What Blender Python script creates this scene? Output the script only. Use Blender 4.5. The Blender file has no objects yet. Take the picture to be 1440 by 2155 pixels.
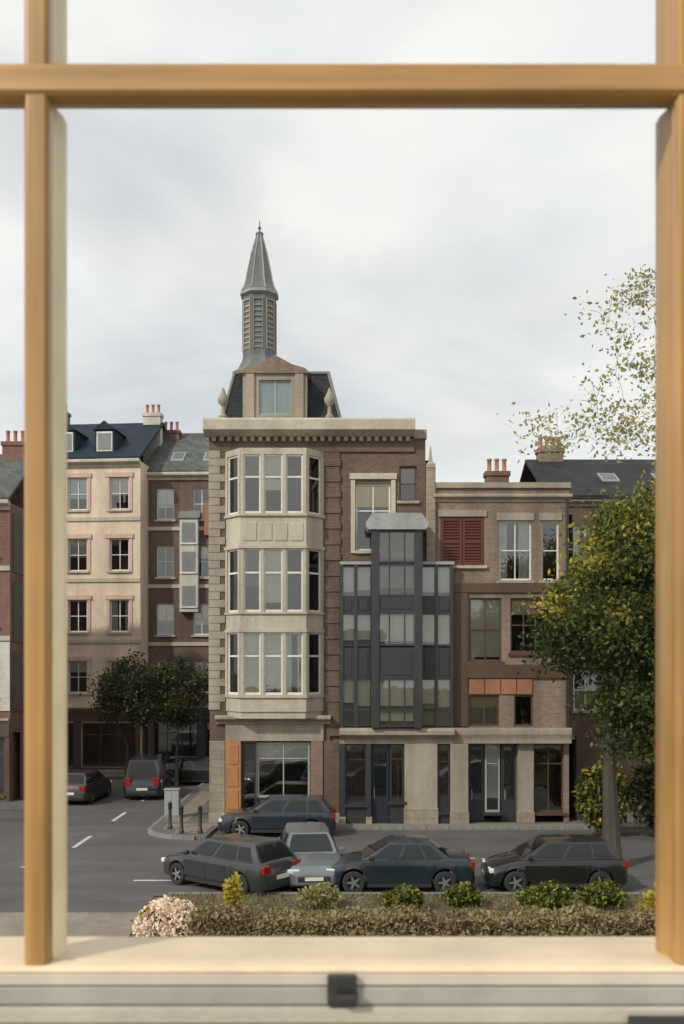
import bpy, bmesh, math, random
import numpy as np
from mathutils import Vector, Matrix
R = math.radians
random.seed(7)

# ------------------------------------------------------------------ camera, world, sun, exposure
scene = bpy.context.scene
COL = scene.collection
CAM_Z = 6.4
cam_d = bpy.data.cameras.new('camera'); cam = bpy.data.objects.new('camera', cam_d); COL.objects.link(cam)
cam.location = (0, 0, CAM_Z); cam.rotation_euler = (R(90), 0, 0)
cam_d.sensor_fit = 'VERTICAL'; cam_d.sensor_height = 36; cam_d.lens = 35.08; cam_d.shift_y = 0.1497
cam_d.clip_start = 0.05; cam_d.clip_end = 3000
cam_d.dof.use_dof = True; cam_d.dof.focus_distance = 40; cam_d.dof.aperture_fstop = 8.0
scene.camera = cam

SUN_AZ, SUN_EL = R(226), R(38)           # azimuth clockwise from +Y (view direction): behind the camera, to the left
world = bpy.data.worlds.new('World'); scene.world = world; world.use_nodes = True
nt = world.node_tree; nt.nodes.clear()
def wn(t, **k):
    n = nt.nodes.new(t)
    for a, v in k.items(): setattr(n, a, v)
    return n
out = wn('ShaderNodeOutputWorld'); bg = wn('ShaderNodeBackground'); bg.inputs['Strength'].default_value = 0.10
sky = wn('ShaderNodeTexSky'); sky.sky_type = 'NISHITA'; sky.sun_disc = False
sky.sun_elevation = SUN_EL; sky.sun_rotation = SUN_AZ; sky.air_density = 1.2; sky.dust_density = 2.5; sky.altitude = 50
tc = wn('ShaderNodeTexCoord')
sep = wn('ShaderNodeSeparateXYZ'); nt.links.new(tc.outputs['Generated'], sep.inputs[0])
addz = wn('ShaderNodeMath', operation='ADD'); addz.inputs[1].default_value = 0.16
absz = wn('ShaderNodeMath', operation='ABSOLUTE'); nt.links.new(sep.outputs['Z'], absz.inputs[0]); nt.links.new(absz.outputs[0], addz.inputs[0])
dx = wn('ShaderNodeMath', operation='DIVIDE'); nt.links.new(sep.outputs['X'], dx.inputs[0]); nt.links.new(addz.outputs[0], dx.inputs[1])
dy = wn('ShaderNodeMath', operation='DIVIDE'); nt.links.new(sep.outputs['Y'], dy.inputs[0]); nt.links.new(addz.outputs[0], dy.inputs[1])
cv = wn('ShaderNodeCombineXYZ'); nt.links.new(dx.outputs[0], cv.inputs[0]); nt.links.new(dy.outputs[0], cv.inputs[1])
nz = wn('ShaderNodeTexNoise'); nz.inputs['Scale'].default_value = 1.15; nz.inputs['Detail'].default_value = 6; nz.inputs['Roughness'].default_value = 0.52
nz.inputs['Distortion'].default_value = 0.3
off = wn('ShaderNodeMapping'); off.inputs['Location'].default_value = (2.4, 0.7, 0.0); nt.links.new(cv.outputs[0], off.inputs[0])
nt.links.new(off.outputs[0], nz.inputs['Vector'])
cover = wn('ShaderNodeMapRange'); cover.inputs[1].default_value = 0.30; cover.inputs[2].default_value = 0.56
cover.inputs[3].default_value = 0.6; cover.inputs[4].default_value = 1.0
nt.links.new(nz.outputs['Fac'], cover.inputs[0])
nz2 = wn('ShaderNodeTexNoise'); nz2.inputs['Scale'].default_value = 2.3; nz2.inputs['Detail'].default_value = 5
nt.links.new(cv.outputs[0], nz2.inputs['Vector'])
cr = wn('ShaderNodeValToRGB'); nt.links.new(nz2.outputs['Fac'], cr.inputs['Fac'])
cr.color_ramp.elements[0].position = 0.3; cr.color_ramp.elements[0].color = (8.35, 8.7, 8.85, 1)
cr.color_ramp.elements[1].position = 0.66; cr.color_ramp.elements[1].color = (9.9, 9.65, 9.25, 1)
# clouds glow toward the sun behind them
sd = (math.sin(SUN_AZ)*math.cos(SUN_EL), math.cos(SUN_AZ)*math.cos(SUN_EL), math.sin(SUN_EL))
dot = wn('ShaderNodeVectorMath', operation='DOT_PRODUCT'); nt.links.new(tc.outputs['Generated'], dot.inputs[0]); dot.inputs[1].default_value = sd
glow = wn('ShaderNodeMapRange'); glow.inputs[1].default_value = 0.0; glow.inputs[2].default_value = 1.0
glow.inputs[3].default_value = 1.0; glow.inputs[4].default_value = 1.15; nt.links.new(dot.outputs['Value'], glow.inputs[0])
cm = wn('ShaderNodeVectorMath', operation='SCALE'); nt.links.new(cr.outputs['Color'], cm.inputs[0]); nt.links.new(glow.outputs[0], cm.inputs['Scale'])
mx = wn('ShaderNodeMix', data_type='RGBA'); nt.links.new(cover.outputs[0], mx.inputs[0])
nt.links.new(sky.outputs[0], mx.inputs[6]); nt.links.new(cm.outputs[0], mx.inputs[7])
nt.links.new(mx.outputs[2], bg.inputs['Color']); nt.links.new(bg.outputs[0], out.inputs['Surface'])

sun_d = bpy.data.lights.new('sun', 'SUN'); sun_d.energy = 2.8; sun_d.angle = R(2.5); sun_d.color = (1.0, 0.93, 0.82)
sun = bpy.data.objects.new('sun', sun_d); COL.objects.link(sun)
sun.rotation_euler = Vector(sd).to_track_quat('Z', 'Y').to_euler(); sun.location = (30, 10, 60)
vs = scene.view_settings; vs.view_transform = 'Standard'; vs.look = 'None'; vs.exposure = 0.0; vs.gamma = 1; vs.use_curve_mapping = False
scene.render.engine = 'CYCLES'
scene.cycles.max_bounces = 8; scene.cycles.transparent_max_bounces = 24

# ------------------------------------------------------------------ materials
class NT:
    def __init__(s, name):
        s.m = bpy.data.materials.new(name); s.m.use_nodes = True; s.t = s.m.node_tree
        s.b = s.t.nodes['Principled BSDF']; s.o = s.t.nodes['Material Output']
    def n(s, t, **k):
        n = s.t.nodes.new(t)
        for a, v in k.items(): setattr(n, a, v)
        return n
    def l(s, a, b): s.t.links.new(a, b)
    def coord(s, scale=(1,1,1), kind='Object'):
        c = s.n('ShaderNodeTexCoord'); mp = s.n('ShaderNodeMapping'); mp.inputs['Scale'].default_value = scale
        s.l(c.outputs[kind], mp.inputs[0]); return mp.outputs[0]
    def noise(s, vec, scale, detail=5, rough=0.55):
        n = s.n('ShaderNodeTexNoise'); n.inputs['Scale'].default_value = scale; n.inputs['Detail'].default_value = detail
        n.inputs['Roughness'].default_value = rough; s.l(vec, n.inputs['Vector']); return n.outputs['Fac']
    def ramp(s, fac, stops):
        r = s.n('ShaderNodeValToRGB'); s.l(fac, r.inputs['Fac']); e = r.color_ramp.elements
        while len(e) < len(stops): e.new(0.5)
        for i, (p, c) in enumerate(stops):
            e[i].position = p; e[i].color = (c[0], c[1], c[2], 1) if hasattr(c, '__len__') else (c, c, c, 1)
        return r.outputs['Color']
    def mix(s, fac, a, b, mode='MIX'):
        m = s.n('ShaderNodeMix', data_type='RGBA', blend_type=mode)
        for sock, v in ((m.inputs[0], fac), (m.inputs[6], a), (m.inputs[7], b)):
            if hasattr(v, 'is_linked') or hasattr(v, 'links'): s.l(v, sock)
            elif isinstance(v, (int, float)): sock.default_value = v
            else: sock.default_value = (*v[:3], 1)
        return m.outputs[2]
    def bump(s, h, strength=0.3, dist=0.02):
        b = s.n('ShaderNodeBump'); b.inputs['Strength'].default_value = strength; b.inputs['Distance'].default_value = dist
        s.l(h, b.inputs['Height']); s.l(b.outputs[0], s.b.inputs['Normal'])
    def color(s, c):
        if hasattr(c, 'links'): s.l(c, s.b.inputs['Base Color'])
        else: s.b.inputs['Base Color'].default_value = (*c, 1)
    def rough(s, v): 
        if hasattr(v, 'links'): s.l(v, s.b.inputs['Roughness'])
        else: s.b.inputs['Roughness'].default_value = v
    def wallvec(s, su=1.0):
        c = s.n('ShaderNodeTexCoord'); p = s.n('ShaderNodeSeparateXYZ'); s.l(c.outputs['Object'], p.inputs[0])
        a = s.n('ShaderNodeMath', operation='ADD'); s.l(p.outputs[0], a.inputs[0]); s.l(p.outputs[1], a.inputs[1])
        v = s.n('ShaderNodeCombineXYZ'); s.l(a.outputs[0], v.inputs[0]); s.l(p.outputs[2], v.inputs[1]); return v.outputs[0]

def dim(c, k): return tuple(x*k for x in c)
def grime(M, col, amt=0.35, sc=0.5):
    g = M.noise(M.coord((1, 1, 0.18)), sc*2, 6, 0.6); f = M.ramp(g, [(0.32, 1-amt), (0.62, 1.0)])
    g2 = M.noise(M.coord(), 9, 4); f2 = M.ramp(g2, [(0.3, 0.86), (0.7, 1.06)])
    return M.mix(1.0, M.mix(1.0, col, f, 'MULTIPLY'), f2, 'MULTIPLY')

def brick_mat(name, c1, c2, mortar, scale=1.0):
    M = NT(name); v = M.wallvec()
    b = M.n('ShaderNodeTexBrick'); M.l(v, b.inputs['Vector']); b.inputs['Color1'].default_value = (*c1, 1); b.inputs['Color2'].default_value = (*c2, 1)
    b.inputs['Mortar'].default_value = (*mortar, 1); b.inputs['Scale'].default_value = 1.0; b.inputs['Brick Width'].default_value = 0.225
    b.inputs['Row Height'].default_value = 0.075; b.inputs['Mortar Size'].default_value = 0.007; b.inputs['Bias'].default_value = 0.0
    M.color(grime(M, b.outputs['Color'], 0.4)); M.rough(0.9)
    inv = M.n('ShaderNodeMath', operation='SUBTRACT'); inv.inputs[0].default_value = 1; M.l(b.outputs['Fac'], inv.inputs[1])
    M.bump(inv.outputs[0], 0.5, 0.01); return M.m
def stone_mat(name, c, amt=0.35, joints=None, rough=0.85):
    M = NT(name); base = M.mix(M.noise(M.coord(), 2.2, 5), dim(c, 0.86), dim(c, 1.1))
    if joints:
        b = M.n('ShaderNodeTexBrick'); M.l(M.wallvec(), b.inputs['Vector']); b.inputs['Scale'].default_value = 1
        b.inputs['Brick Width'].default_value = joints[0]; b.inputs['Row Height'].default_value = joints[1]; b.inputs['Mortar Size'].default_value = 0.012
        b.inputs['Color1'].default_value = (1, 1, 1, 1); b.inputs['Color2'].default_value = (.86, .86, .86, 1); b.inputs['Mortar'].default_value = (.6, .6, .6, 1)
        base = M.mix(1.0, base, b.outputs['Color'], 'MULTIPLY')
    M.color(grime(M, base, amt)); M.rough(rough); M.bump(M.noise(M.coord(), 30, 4), 0.25, 0.01); return M.m
def paint_mat(name, c, rough=0.45, amt=0.2, metallic=0.0):
    M = NT(name); M.color(grime(M, c, amt, 1.5)); M.rough(rough); M.b.inputs['Metallic'].default_value = metallic
    M.bump(M.noise(M.coord(), 40, 3), 0.08, 0.01); return M.m
def slate_mat(name, c):
    M = NT(name); b = M.n('ShaderNodeTexBrick'); M.l(M.wallvec(), b.inputs['Vector']); b.inputs['Scale'].default_value = 1
    b.inputs['Brick Width'].default_value = 0.28; b.inputs['Row Height'].default_value = 0.2; b.inputs['Mortar Size'].default_value = 0.008
    b.inputs['Color1'].default_value = (*dim(c, .8), 1); b.inputs['Color2'].default_value = (*dim(c, 1.3), 1); b.inputs['Mortar'].default_value = (*dim(c, .45), 1)
    M.color(grime(M, b.outputs['Color'], 0.35)); M.rough(0.7); M.b.inputs['Specular IOR Level'].default_value = 0.25
    inv = M.n('ShaderNodeMath', operation='SUBTRACT'); inv.inputs[0].default_value = 1; M.l(b.outputs['Fac'], inv.inputs[1]); M.bump(inv.outputs[0], .6, .015); return M.m
def plain(name, c, rough=0.6, metallic=0.0):
    M = NT(name); M.color(M.mix(M.noise(M.coord(), 6, 4), dim(c, 0.85), dim(c, 1.12))); M.rough(rough); M.b.inputs['Metallic'].default_value = metallic; return M.m
def thin_glass(name, tint=(1,1,1), base=0.05, wav=0.0, top=1.0):
    M = NT(name); M.t.nodes.remove(M.b)
    tr = M.n('ShaderNodeBsdfTransparent'); tr.inputs[0].default_value = (*tint, 1); gl = M.n('ShaderNodeBsdfGlossy'); gl.inputs['Roughness'].default_value = 0.01
    fr = M.n('ShaderNodeFresnel'); fr.inputs['IOR'].default_value = 1.5
    mr = M.n('ShaderNodeMapRange'); mr.inputs[1].default_value = 0.0; mr.inputs[2].default_value = 1.0; mr.inputs[3].default_value = base; mr.inputs[4].default_value = top
    M.l(fr.outputs[0], mr.inputs[0]); ms = M.n('ShaderNodeMixShader'); M.l(mr.outputs[0], ms.inputs[0]); M.l(tr.outputs[0], ms.inputs[1]); M.l(gl.outputs[0], ms.inputs[2])
    if wav:
        b = M.n('ShaderNodeBump'); b.inputs['Strength'].default_value = wav; b.inputs['Distance'].default_value = 0.05
        M.l(M.noise(M.coord(), 1.1, 2), b.inputs['Height']); M.l(b.outputs[0], gl.inputs['Normal']); M.l(b.outputs[0], fr.inputs['Normal'])
    M.l(ms.outputs[0], M.o.inputs['Surface']); return M.m
def leaf_mat(name, stops, transl=0.3):
    M = NT(name); g = M.n('ShaderNodeNewGeometry')
    a = M.n('ShaderNodeAttribute'); a.attribute_name = 'tone'
    s_ = M.n('ShaderNodeMath', operation='MULTIPLY_ADD'); M.l(g.outputs['Random Per Island'], s_.inputs[0]); s_.inputs[1].default_value = 0.34; M.l(a.outputs['Fac'], s_.inputs[2])
    col = M.ramp(s_.outputs[0], stops); M.color(col); M.rough(0.5)
    M.b.inputs['Specular IOR Level'].default_value = 0.3
    t = M.n('ShaderNodeBsdfTranslucent'); M.l(col, t.inputs[0]); ms = M.n('ShaderNodeMixShader'); ms.inputs[0].default_value = transl
    M.l(M.b.outputs[0], ms.inputs[1]); M.l(t.outputs[0], ms.inputs[2]); M.l(ms.outputs[0], M.o.inputs['Surface']); return M.m
def wood_mat(name, axis, c=(0.42, 0.232, 0.07), k=1.0):
    M = NT(name); sc = [38, 38, 38]; sc[axis] = 1.3; v = M.coord(tuple(sc))
    g = M.noise(v, 1.0, 7, 0.62); fine = [160, 160, 160]; fine[axis] = 5; g2 = M.noise(M.coord(tuple(fine)), 1.0, 3)
    col = M.ramp(g, [(0.28, dim(c, 0.62)), (0.5, c), (0.72, (min(c[0]*1.2, .9), c[1]*1.28, c[2]*1.5))])
    w = M.ramp(M.noise(M.coord(), 3.5, 4), [(0.35, 0.82), (0.65, 1.06)])
    M.color(M.mix(1.0, col, w, 'MULTIPLY')); M.rough(M.ramp(g2, [(0.3, 0.33), (0.7, 0.5)])); M.bump(g2, 0.18, 0.002)
    M.b.inputs['Coat Weight'].default_value = 0.25; M.b.inputs['Coat Roughness'].default_value = 0.25
    return M.m

m_brick = brick_mat('brick_brown', (0.17, 0.098, 0.07), (0.115, 0.068, 0.052), (0.2, 0.17, 0.145))
m_brickr = brick_mat('brick_red', (0.25, 0.115, 0.08), (0.17, 0.085, 0.06), (0.25, 0.2, 0.17))
m_brickt = brick_mat('brick_tan', (0.29, 0.2, 0.145), (0.22, 0.15, 0.11), (0.3, 0.26, 0.22))
m_stone = stone_mat('stone_cream', (0.50, 0.45, 0.36), 0.3)
m_stoned = stone_mat('stone_buff', (0.34, 0.285, 0.22), 0.35, (0.9, 0.33))
m_stonep = stone_mat('stone_buff_plain', (0.36, 0.31, 0.25), 0.35)
m_render = stone_mat('render_cream', (0.74, 0.60, 0.46), 0.3)
m_pink = stone_mat('render_pink', (0.66, 0.46, 0.38), 0.3)
m_pale = stone_mat('render_pale', (0.58, 0.56, 0.50), 0.25)
m_slate = slate_mat('slate', (0.026, 0.029, 0.033)); m_slateb = slate_mat('slate_blue', (0.013, 0.028, 0.042)); m_slateg = slate_mat('slate_grey', (0.10, 0.11, 0.105))
m_lead = stone_mat('lead', (0.17, 0.185, 0.18), 0.45, rough=0.5)
m_leadp = stone_mat('lead_pale', (0.36, 0.38, 0.37), 0.3, rough=0.5)
m_dark = paint_mat('paint_charcoal', (0.035, 0.037, 0.042), 0.4)
m_navy = paint_mat('paint_navy', (0.022, 0.03, 0.045), 0.35)
m_white = paint_mat('paint_white', (0.72, 0.70, 0.65), 0.45)
m_brown = paint_mat('paint_brown', (0.10, 0.06, 0.042), 0.45)
m_red = paint_mat('paint_oxblood', (0.115, 0.026, 0.016), 0.4)
m_orange = paint_mat('timber_orange', (0.42, 0.19, 0.075), 0.45)
m_terra = stone_mat('terracotta', (0.36, 0.155, 0.09), 0.3)
m_glass = thin_glass('pane_glass', (0.93, 0.955, 0.95), 0.06, 0.06)
m_clear = thin_glass('window_glass', (0.985, 0.99, 0.985), 0.0, 0.0, 0.04)
m_int = plain('interior', (0.11, 0.095, 0.08), 0.9)
m_blind = plain('blind_cream', (0.74, 0.65, 0.51), 0.85); m_blindg = plain('blind_gold', (0.80, 0.55, 0.22), 0.8); m_curt = plain('curtain_pale', (0.70, 0.69, 0.63), 0.9)
m_blindb = plain('curtain_brown', (0.25, 0.17, 0.11), 0.9)
m_pot = plain('clay', (0.38, 0.17, 0.10), 0.85)
m_iron = paint_mat('iron', (0.05, 0.052, 0.055), 0.45, metallic=0.6)
m_zinc = plain('grey_metal', (0.36, 0.38, 0.39), 0.45, 0.5)

# ------------------------------------------------------------------ mesh builder and tagging
class MB:
    def __init__(s): s.v = []; s.f = []
    def add(s, vs, fs):
        n = len(s.v); s.v += [tuple(p) for p in vs]; s.f += [tuple(i+n for i in f) for f in fs]; return s
    def box(s, x0, x1, y0, y1, z0, z1):
        return s.add([(x0,y0,z0),(x1,y0,z0),(x1,y1,z0),(x0,y1,z0),(x0,y0,z1),(x1,y0,z1),(x1,y1,z1),(x0,y1,z1)],
                     [(0,3,2,1),(4,5,6,7),(0,1,5,4),(1,2,6,5),(2,3,7,6),(3,0,4,7)])
    def prism(s, poly, axis, a, b):
        # poly of 2d points: axis 'x' -> (y,z), 'y' -> (x,z), 'z' -> (x,y)
        def P(p, t): return {'x': (t, p[0], p[1]), 'y': (p[0], t, p[1]), 'z': (p[0], p[1], t)}[axis]
        n = len(poly); vs = [P(p, a) for p in poly] + [P(p, b) for p in poly]
        fs = [tuple(range(n))[::-1], tuple(range(n, 2*n))] + [(i, (i+1) % n, n+(i+1) % n, n+i) for i in range(n)]
        return s.add(vs, fs)
    def lathe(s, prof, c, seg=8, phase=0.0, cap=True):
        n = len(prof); vs = []; fs = []
        for r, z in prof:
            for k in range(seg):
                a = 2*math.pi*k/seg + phase; vs.append((c[0]+r*math.cos(a), c[1]+r*math.sin(a), c[2]+z))
        for i in range(n-1):
            for k in range(seg):
                k2 = (k+1) % seg; fs.append((i*seg+k, i*seg+k2, (i+1)*seg+k2, (i+1)*seg+k))
        if cap: fs += [tuple(range(seg))[::-1], tuple(range((n-1)*seg, n*seg))]
        return s.add(vs, fs)
    def tube(s, pts, rads, seg=6):
        vs = []; fs = []; n = len(pts); pts = [Vector(p) for p in pts]
        for i, p in enumerate(pts):
            d = (pts[min(i+1, n-1)] - pts[max(i-1, 0)])
            if d.length < 1e-6: d = Vector((0, 0, 1))
            d.normalize(); u = d.cross(Vector((0.31, 0.95, 0.02)));
            if u.length < 1e-3: u = d.cross(Vector((1, 0, 0)))
            u.normalize(); w = d.cross(u)
            for k in range(seg):
                a = 2*math.pi*k/seg; vs.append(p + (u*math.cos(a) + w*math.sin(a))*rads[i])
        for i in range(n-1):
            for k in range(seg):
                k2 = (k+1) % seg; fs.append((i*seg+k, i*seg+k2, (i+1)*seg+k2, (i+1)*seg+k))
        fs += [tuple(range(seg))[::-1], tuple(range((n-1)*seg, n*seg))]
        return s.add(vs, fs)
    def build(s, name, mat, parent=None, smooth=False, bevel=0.0, fix=True):
        me = bpy.data.meshes.new(name); me.from_pydata(s.v, [], s.f)
        if fix:
            bm = bmesh.new(); bm.from_mesh(me); bmesh.ops.recalc_face_normals(bm, faces=bm.faces); bm.to_mesh(me); bm.free()
        me.materials.append(mat)
        if smooth:
            me.polygons.foreach_set('use_smooth', [True]*len(me.polygons)); me.set_sharp_from_angle(angle=R(38))
        o = bpy.data.objects.new(name, me); COL.objects.link(o); o.parent = parent
        if bevel:
            b = o.modifiers.new('bevel', 'BEVEL'); b.width = bevel; b.segments = 2; b.limit_method = 'ANGLE'
        return o
def tag(o, label=None, cat=None, group=None, kind=None):
    for k, v in (('label', label), ('category', cat), ('group', group), ('kind', kind)):
        if v: o[k] = v
    return o
def thing(name, loc, label, cat, rz=0, group=None):
    o = bpy.data.objects.new(name, None); COL.objects.link(o); o.location = loc; o.rotation_euler = (0, 0, rz); o.empty_display_size = 0.3
    return tag(o, label, cat, group)
def bx(name, mat, par, *a, bevel=0.0): return MB().box(*a).build(name, mat, par, bevel=bevel)

# ------------------------------------------------------------------ ground, road, pavements
M = NT('asphalt'); v = M.coord()
a_ = M.ramp(M.noise(v, 0.35, 6, 0.6), [(0.3, (0.078, 0.074, 0.075)), (0.7, (0.118, 0.111, 0.108))]); f_ = M.ramp(M.noise(v, 60, 3), [(0.3, 0.8), (0.7, 1.15)])
p_ = M.ramp(M.noise(M.coord((0.25, 1.2, 1)), 0.9, 3), [(0.42, 0.86), (0.5, 1.0)])
M.color(M.mix(1.0, M.mix(1.0, a_, f_, 'MULTIPLY'), p_, 'MULTIPLY')); M.rough(M.ramp(M.noise(v, 0.5, 4), [(0.3, 0.55), (0.7, 0.85)])); M.bump(M.noise(v, 90, 3), 0.35, 0.01); m_asph = M.m
M = NT('earth'); v = M.coord(); M.color(M.ramp(M.noise(v, 0.9, 7, 0.65), [(0.3, (0.10, 0.085, 0.05)), (0.5, (0.15, 0.125, 0.075)), (0.7, (0.12, 0.135, 0.055))])); M.rough(0.95); M.bump(M.noise(v, 12, 5), .6, .04); m_earth = M.m
m_pave = stone_mat('paving', (0.26, 0.225, 0.18), 0.3); m_paveg = stone_mat('paving_grey', (0.13, 0.122, 0.115), 0.3); m_kerb = stone_mat('kerbstone', (0.22, 0.21, 0.19), 0.3)
m_line = paint_mat('road_paint', (0.62, 0.62, 0.6), 0.6, 0.4)
def sheet(name, mat, poly, z, thick=0.0):
    mb = MB()
    if thick: mb.prism(poly, 'z', z-thick, z)
    else: mb.add([(x, y, z) for x, y in poly], [tuple(range(len(poly)))])
    return tag(mb.build(name, mat), kind='structure')
g_ = sheet('ground', m_earth, [(-700, -200), (700, -200), (700, 1500), (-700, 1500)], -0.03)
sheet('road', m_asph, [(-60, 27.7), (60, 27.7), (60, 60), (-60, 60)], 0.0)
sheet('road', m_asph, [(-60, 2), (-5.2, 2), (-5.2, 27.7), (-60, 27.7)], -0.004)
# pavement in front of the terrace, with its rounded corner and the kerb as a step
def arc(cx, cy, r, a0, a1, n=7): return [(cx+r*math.cos(R(a0+(a1-a0)*i/n)), cy+r*math.sin(R(a0+(a1-a0)*i/n))) for i in range(n+1)]
pv = [(40, 38.9), (40, 58), (-7.4, 58), (-7.4, 39.4)] + arc(-5.4, 38.6, 2.0, 180, 270) + [(-5.0, 36.6), (-4.85, 38.9)]
pav = sheet('pavement', m_paveg, pv, 0.12, 0.2)
def slabs(par, x0, x1, y0, y1, sx, sy, z, mat, skip=None):
    mb = MB().box(0.004, sx-0.008, 0.004, sy-0.008, 0, 0.016); src = None; n = 0
    for i in range(int((x1-x0)/sx)):
        for j in range(int((y1-y0)/sy)):
            if n >= 300: return
            X, Y = x0+i*sx, y0+j*sy
            if skip and skip(X, Y): continue
            if src is None: src = mb.build('paving_slab', mat, par); o = src
            else: o = src.copy(); COL.objects.link(o)
            o.location = (X, Y, z+random.uniform(-.004, .002)); n += 1
slabs(pav, -6.9, 13.4, 36.85, 39.6, 0.6, 0.45, 0.112, m_pave, lambda x, y: (x > -5.5 and y < 39.0) or (x < -5.4 and y < 38.6 and (x+5.4)**2+(y-38.6)**2 > 1.7**2))
slabs(pav, -7.0, -5.4, 40.0, 50, 0.8, 0.6, 0.112, m_pave)
src = None
for i in range(44):                                   # kerb stones one by one
    X = -4.8+i*0.9
    if src is None: src = MB().box(0.005, 0.892, -0.09, 0.09, -0.05, 0.135).build('kerbstone', m_kerb, pav, bevel=0.015); o = src
    else: o = src.copy(); COL.objects.link(o)
    o.location = (X, 38.9, 0)
for i in range(8):
    a0, a1 = R(180+i*11.25), R(180+(i+1)*11.25); pts = [(-5.4+r*math.cos(a), 38.6+r*math.sin(a)) for r, a in ((1.91, a0), (2.09, a0), (2.09, a1-.006), (1.91, a1-.006))]
    MB().prism(pts, 'z', -.05, .135).build('kerbstone', m_kerb, pav)
for i in range(20):
    o = src.copy(); COL.objects.link(o); o.location = (-7.4, 38.62+i*.9, 0); o.rotation_euler = (0, 0, R(90))
sheet('pavement', m_paveg, [(-40, 56.2), (-7.8, 56.2), (-7.8, 64), (-40, 64)], 0.12, 0.2)
sheet('pavement', m_paveg, [(-40, 43.6), (-13.2, 43.6), (-13.2, 56), (-40, 56)], 0.124, 0.2)
verge = sheet('verge', m_earth, [(-4.8, 3), (60, 3), (60, 27.5), (-4.8, 27.5)], 0.09, 0.14)
src = None
for i in range(40):
    if src is None: src = MB().box(0.005, 0.892, -0.08, 0.08, -0.05, 0.12).build('kerbstone', m_kerb, verge, bevel=0.015); o = src
    else: o = src.copy(); COL.objects.link(o)
    o.location = (-4.8+i*.9, 27.58, 0)
path = sheet('path', m_pave, [(-11.5, 14), (-5.0, 14), (-5.0, 25.6), (-11.5, 25.6)], 0.06, 0.1)
mk = sheet('road_marking', m_line, [(-6.2, 29.6), (-5.0, 29.6), (-5.0, 29.75), (-6.2, 29.75)], 0.004)
for (x, y, w, d) in ((-10.2, 31.6, 1.2, .14), (-13, 31.8, 1.2, .14), (-9.5, 35, .16, 2.4), (-9.5, 41, .16, 2.4), (-9.5, 47, .16, 2.4), (-2.0, 33.0, 1.8, .12), (2.6, 33.0, 1.8, .12), (7.2, 33.0, 1.8, .12), (11.8, 33.0, 1.8, .12)):
    sheet('road_marking', m_line, [(x, y), (x+w, y), (x+w, y+d), (x, y+d)], 0.004)

# ------------------------------------------------------------------ facade kit (local space: front faces -Y)
def wall_holes(mb, x0, x1, z0, z1, y, t, holes):
    xs = sorted({x0, x1, *[h[0] for h in holes], *[h[1] for h in holes]}); zs = sorted({z0, z1, *[h[2] for h in holes], *[h[3] for h in holes]})
    xs = [x for x in xs if x0-1e-6 <= x <= x1+1e-6]; zs = [z for z in zs if z0-1e-6 <= z <= z1+1e-6]
    def inh(cx, cz): return any(h[0] < cx < h[1] and h[2] < cz < h[3] for h in holes)
    for i in range(len(xs)-1):
        for j in range(len(zs)-1):
            if inh((xs[i]+xs[i+1])/2, (zs[j]+zs[j+1])/2): continue
            a, b, c, d = xs[i], xs[i+1], zs[j], zs[j+1]
            mb.add([(a,y,c),(b,y,c),(b,y,d),(a,y,d)], [(0,1,2,3)])
    for (a, b, c, d) in [h[:4] for h in holes]:
        mb.add([(a,y,c),(b,y,c),(b,y+t,c),(a,y+t,c)], [(0,1,2,3)]); mb.add([(a,y,d),(b,y,d),(b,y+t,d),(a,y+t,d)], [(3,2,1,0)])
        mb.add([(a,y,c),(a,y,d),(a,y+t,d),(a,y+t,c)], [(3,2,1,0)]); mb.add([(b,y,c),(b,y,d),(b,y+t,d),(b,y+t,c)], [(0,1,2,3)])
    return mb
def shell(mb, x0, x1, y0, y1, z0, z1, top=True):
    mb.add([(x0,y0,z0),(x0,y1,z0),(x0,y1,z1),(x0,y0,z1)], [(0,1,2,3)]); mb.add([(x1,y0,z0),(x1,y1,z0),(x1,y1,z1),(x1,y0,z1)], [(3,2,1,0)])
    mb.add([(x0,y1,z0),(x1,y1,z0),(x1,y1,z1),(x0,y1,z1)], [(0,1,2,3)])
    if top: mb.add([(x0,y0,z1),(x1,y0,z1),(x1,y1,z1),(x0,y1,z1)], [(0,1,2,3)])
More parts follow.
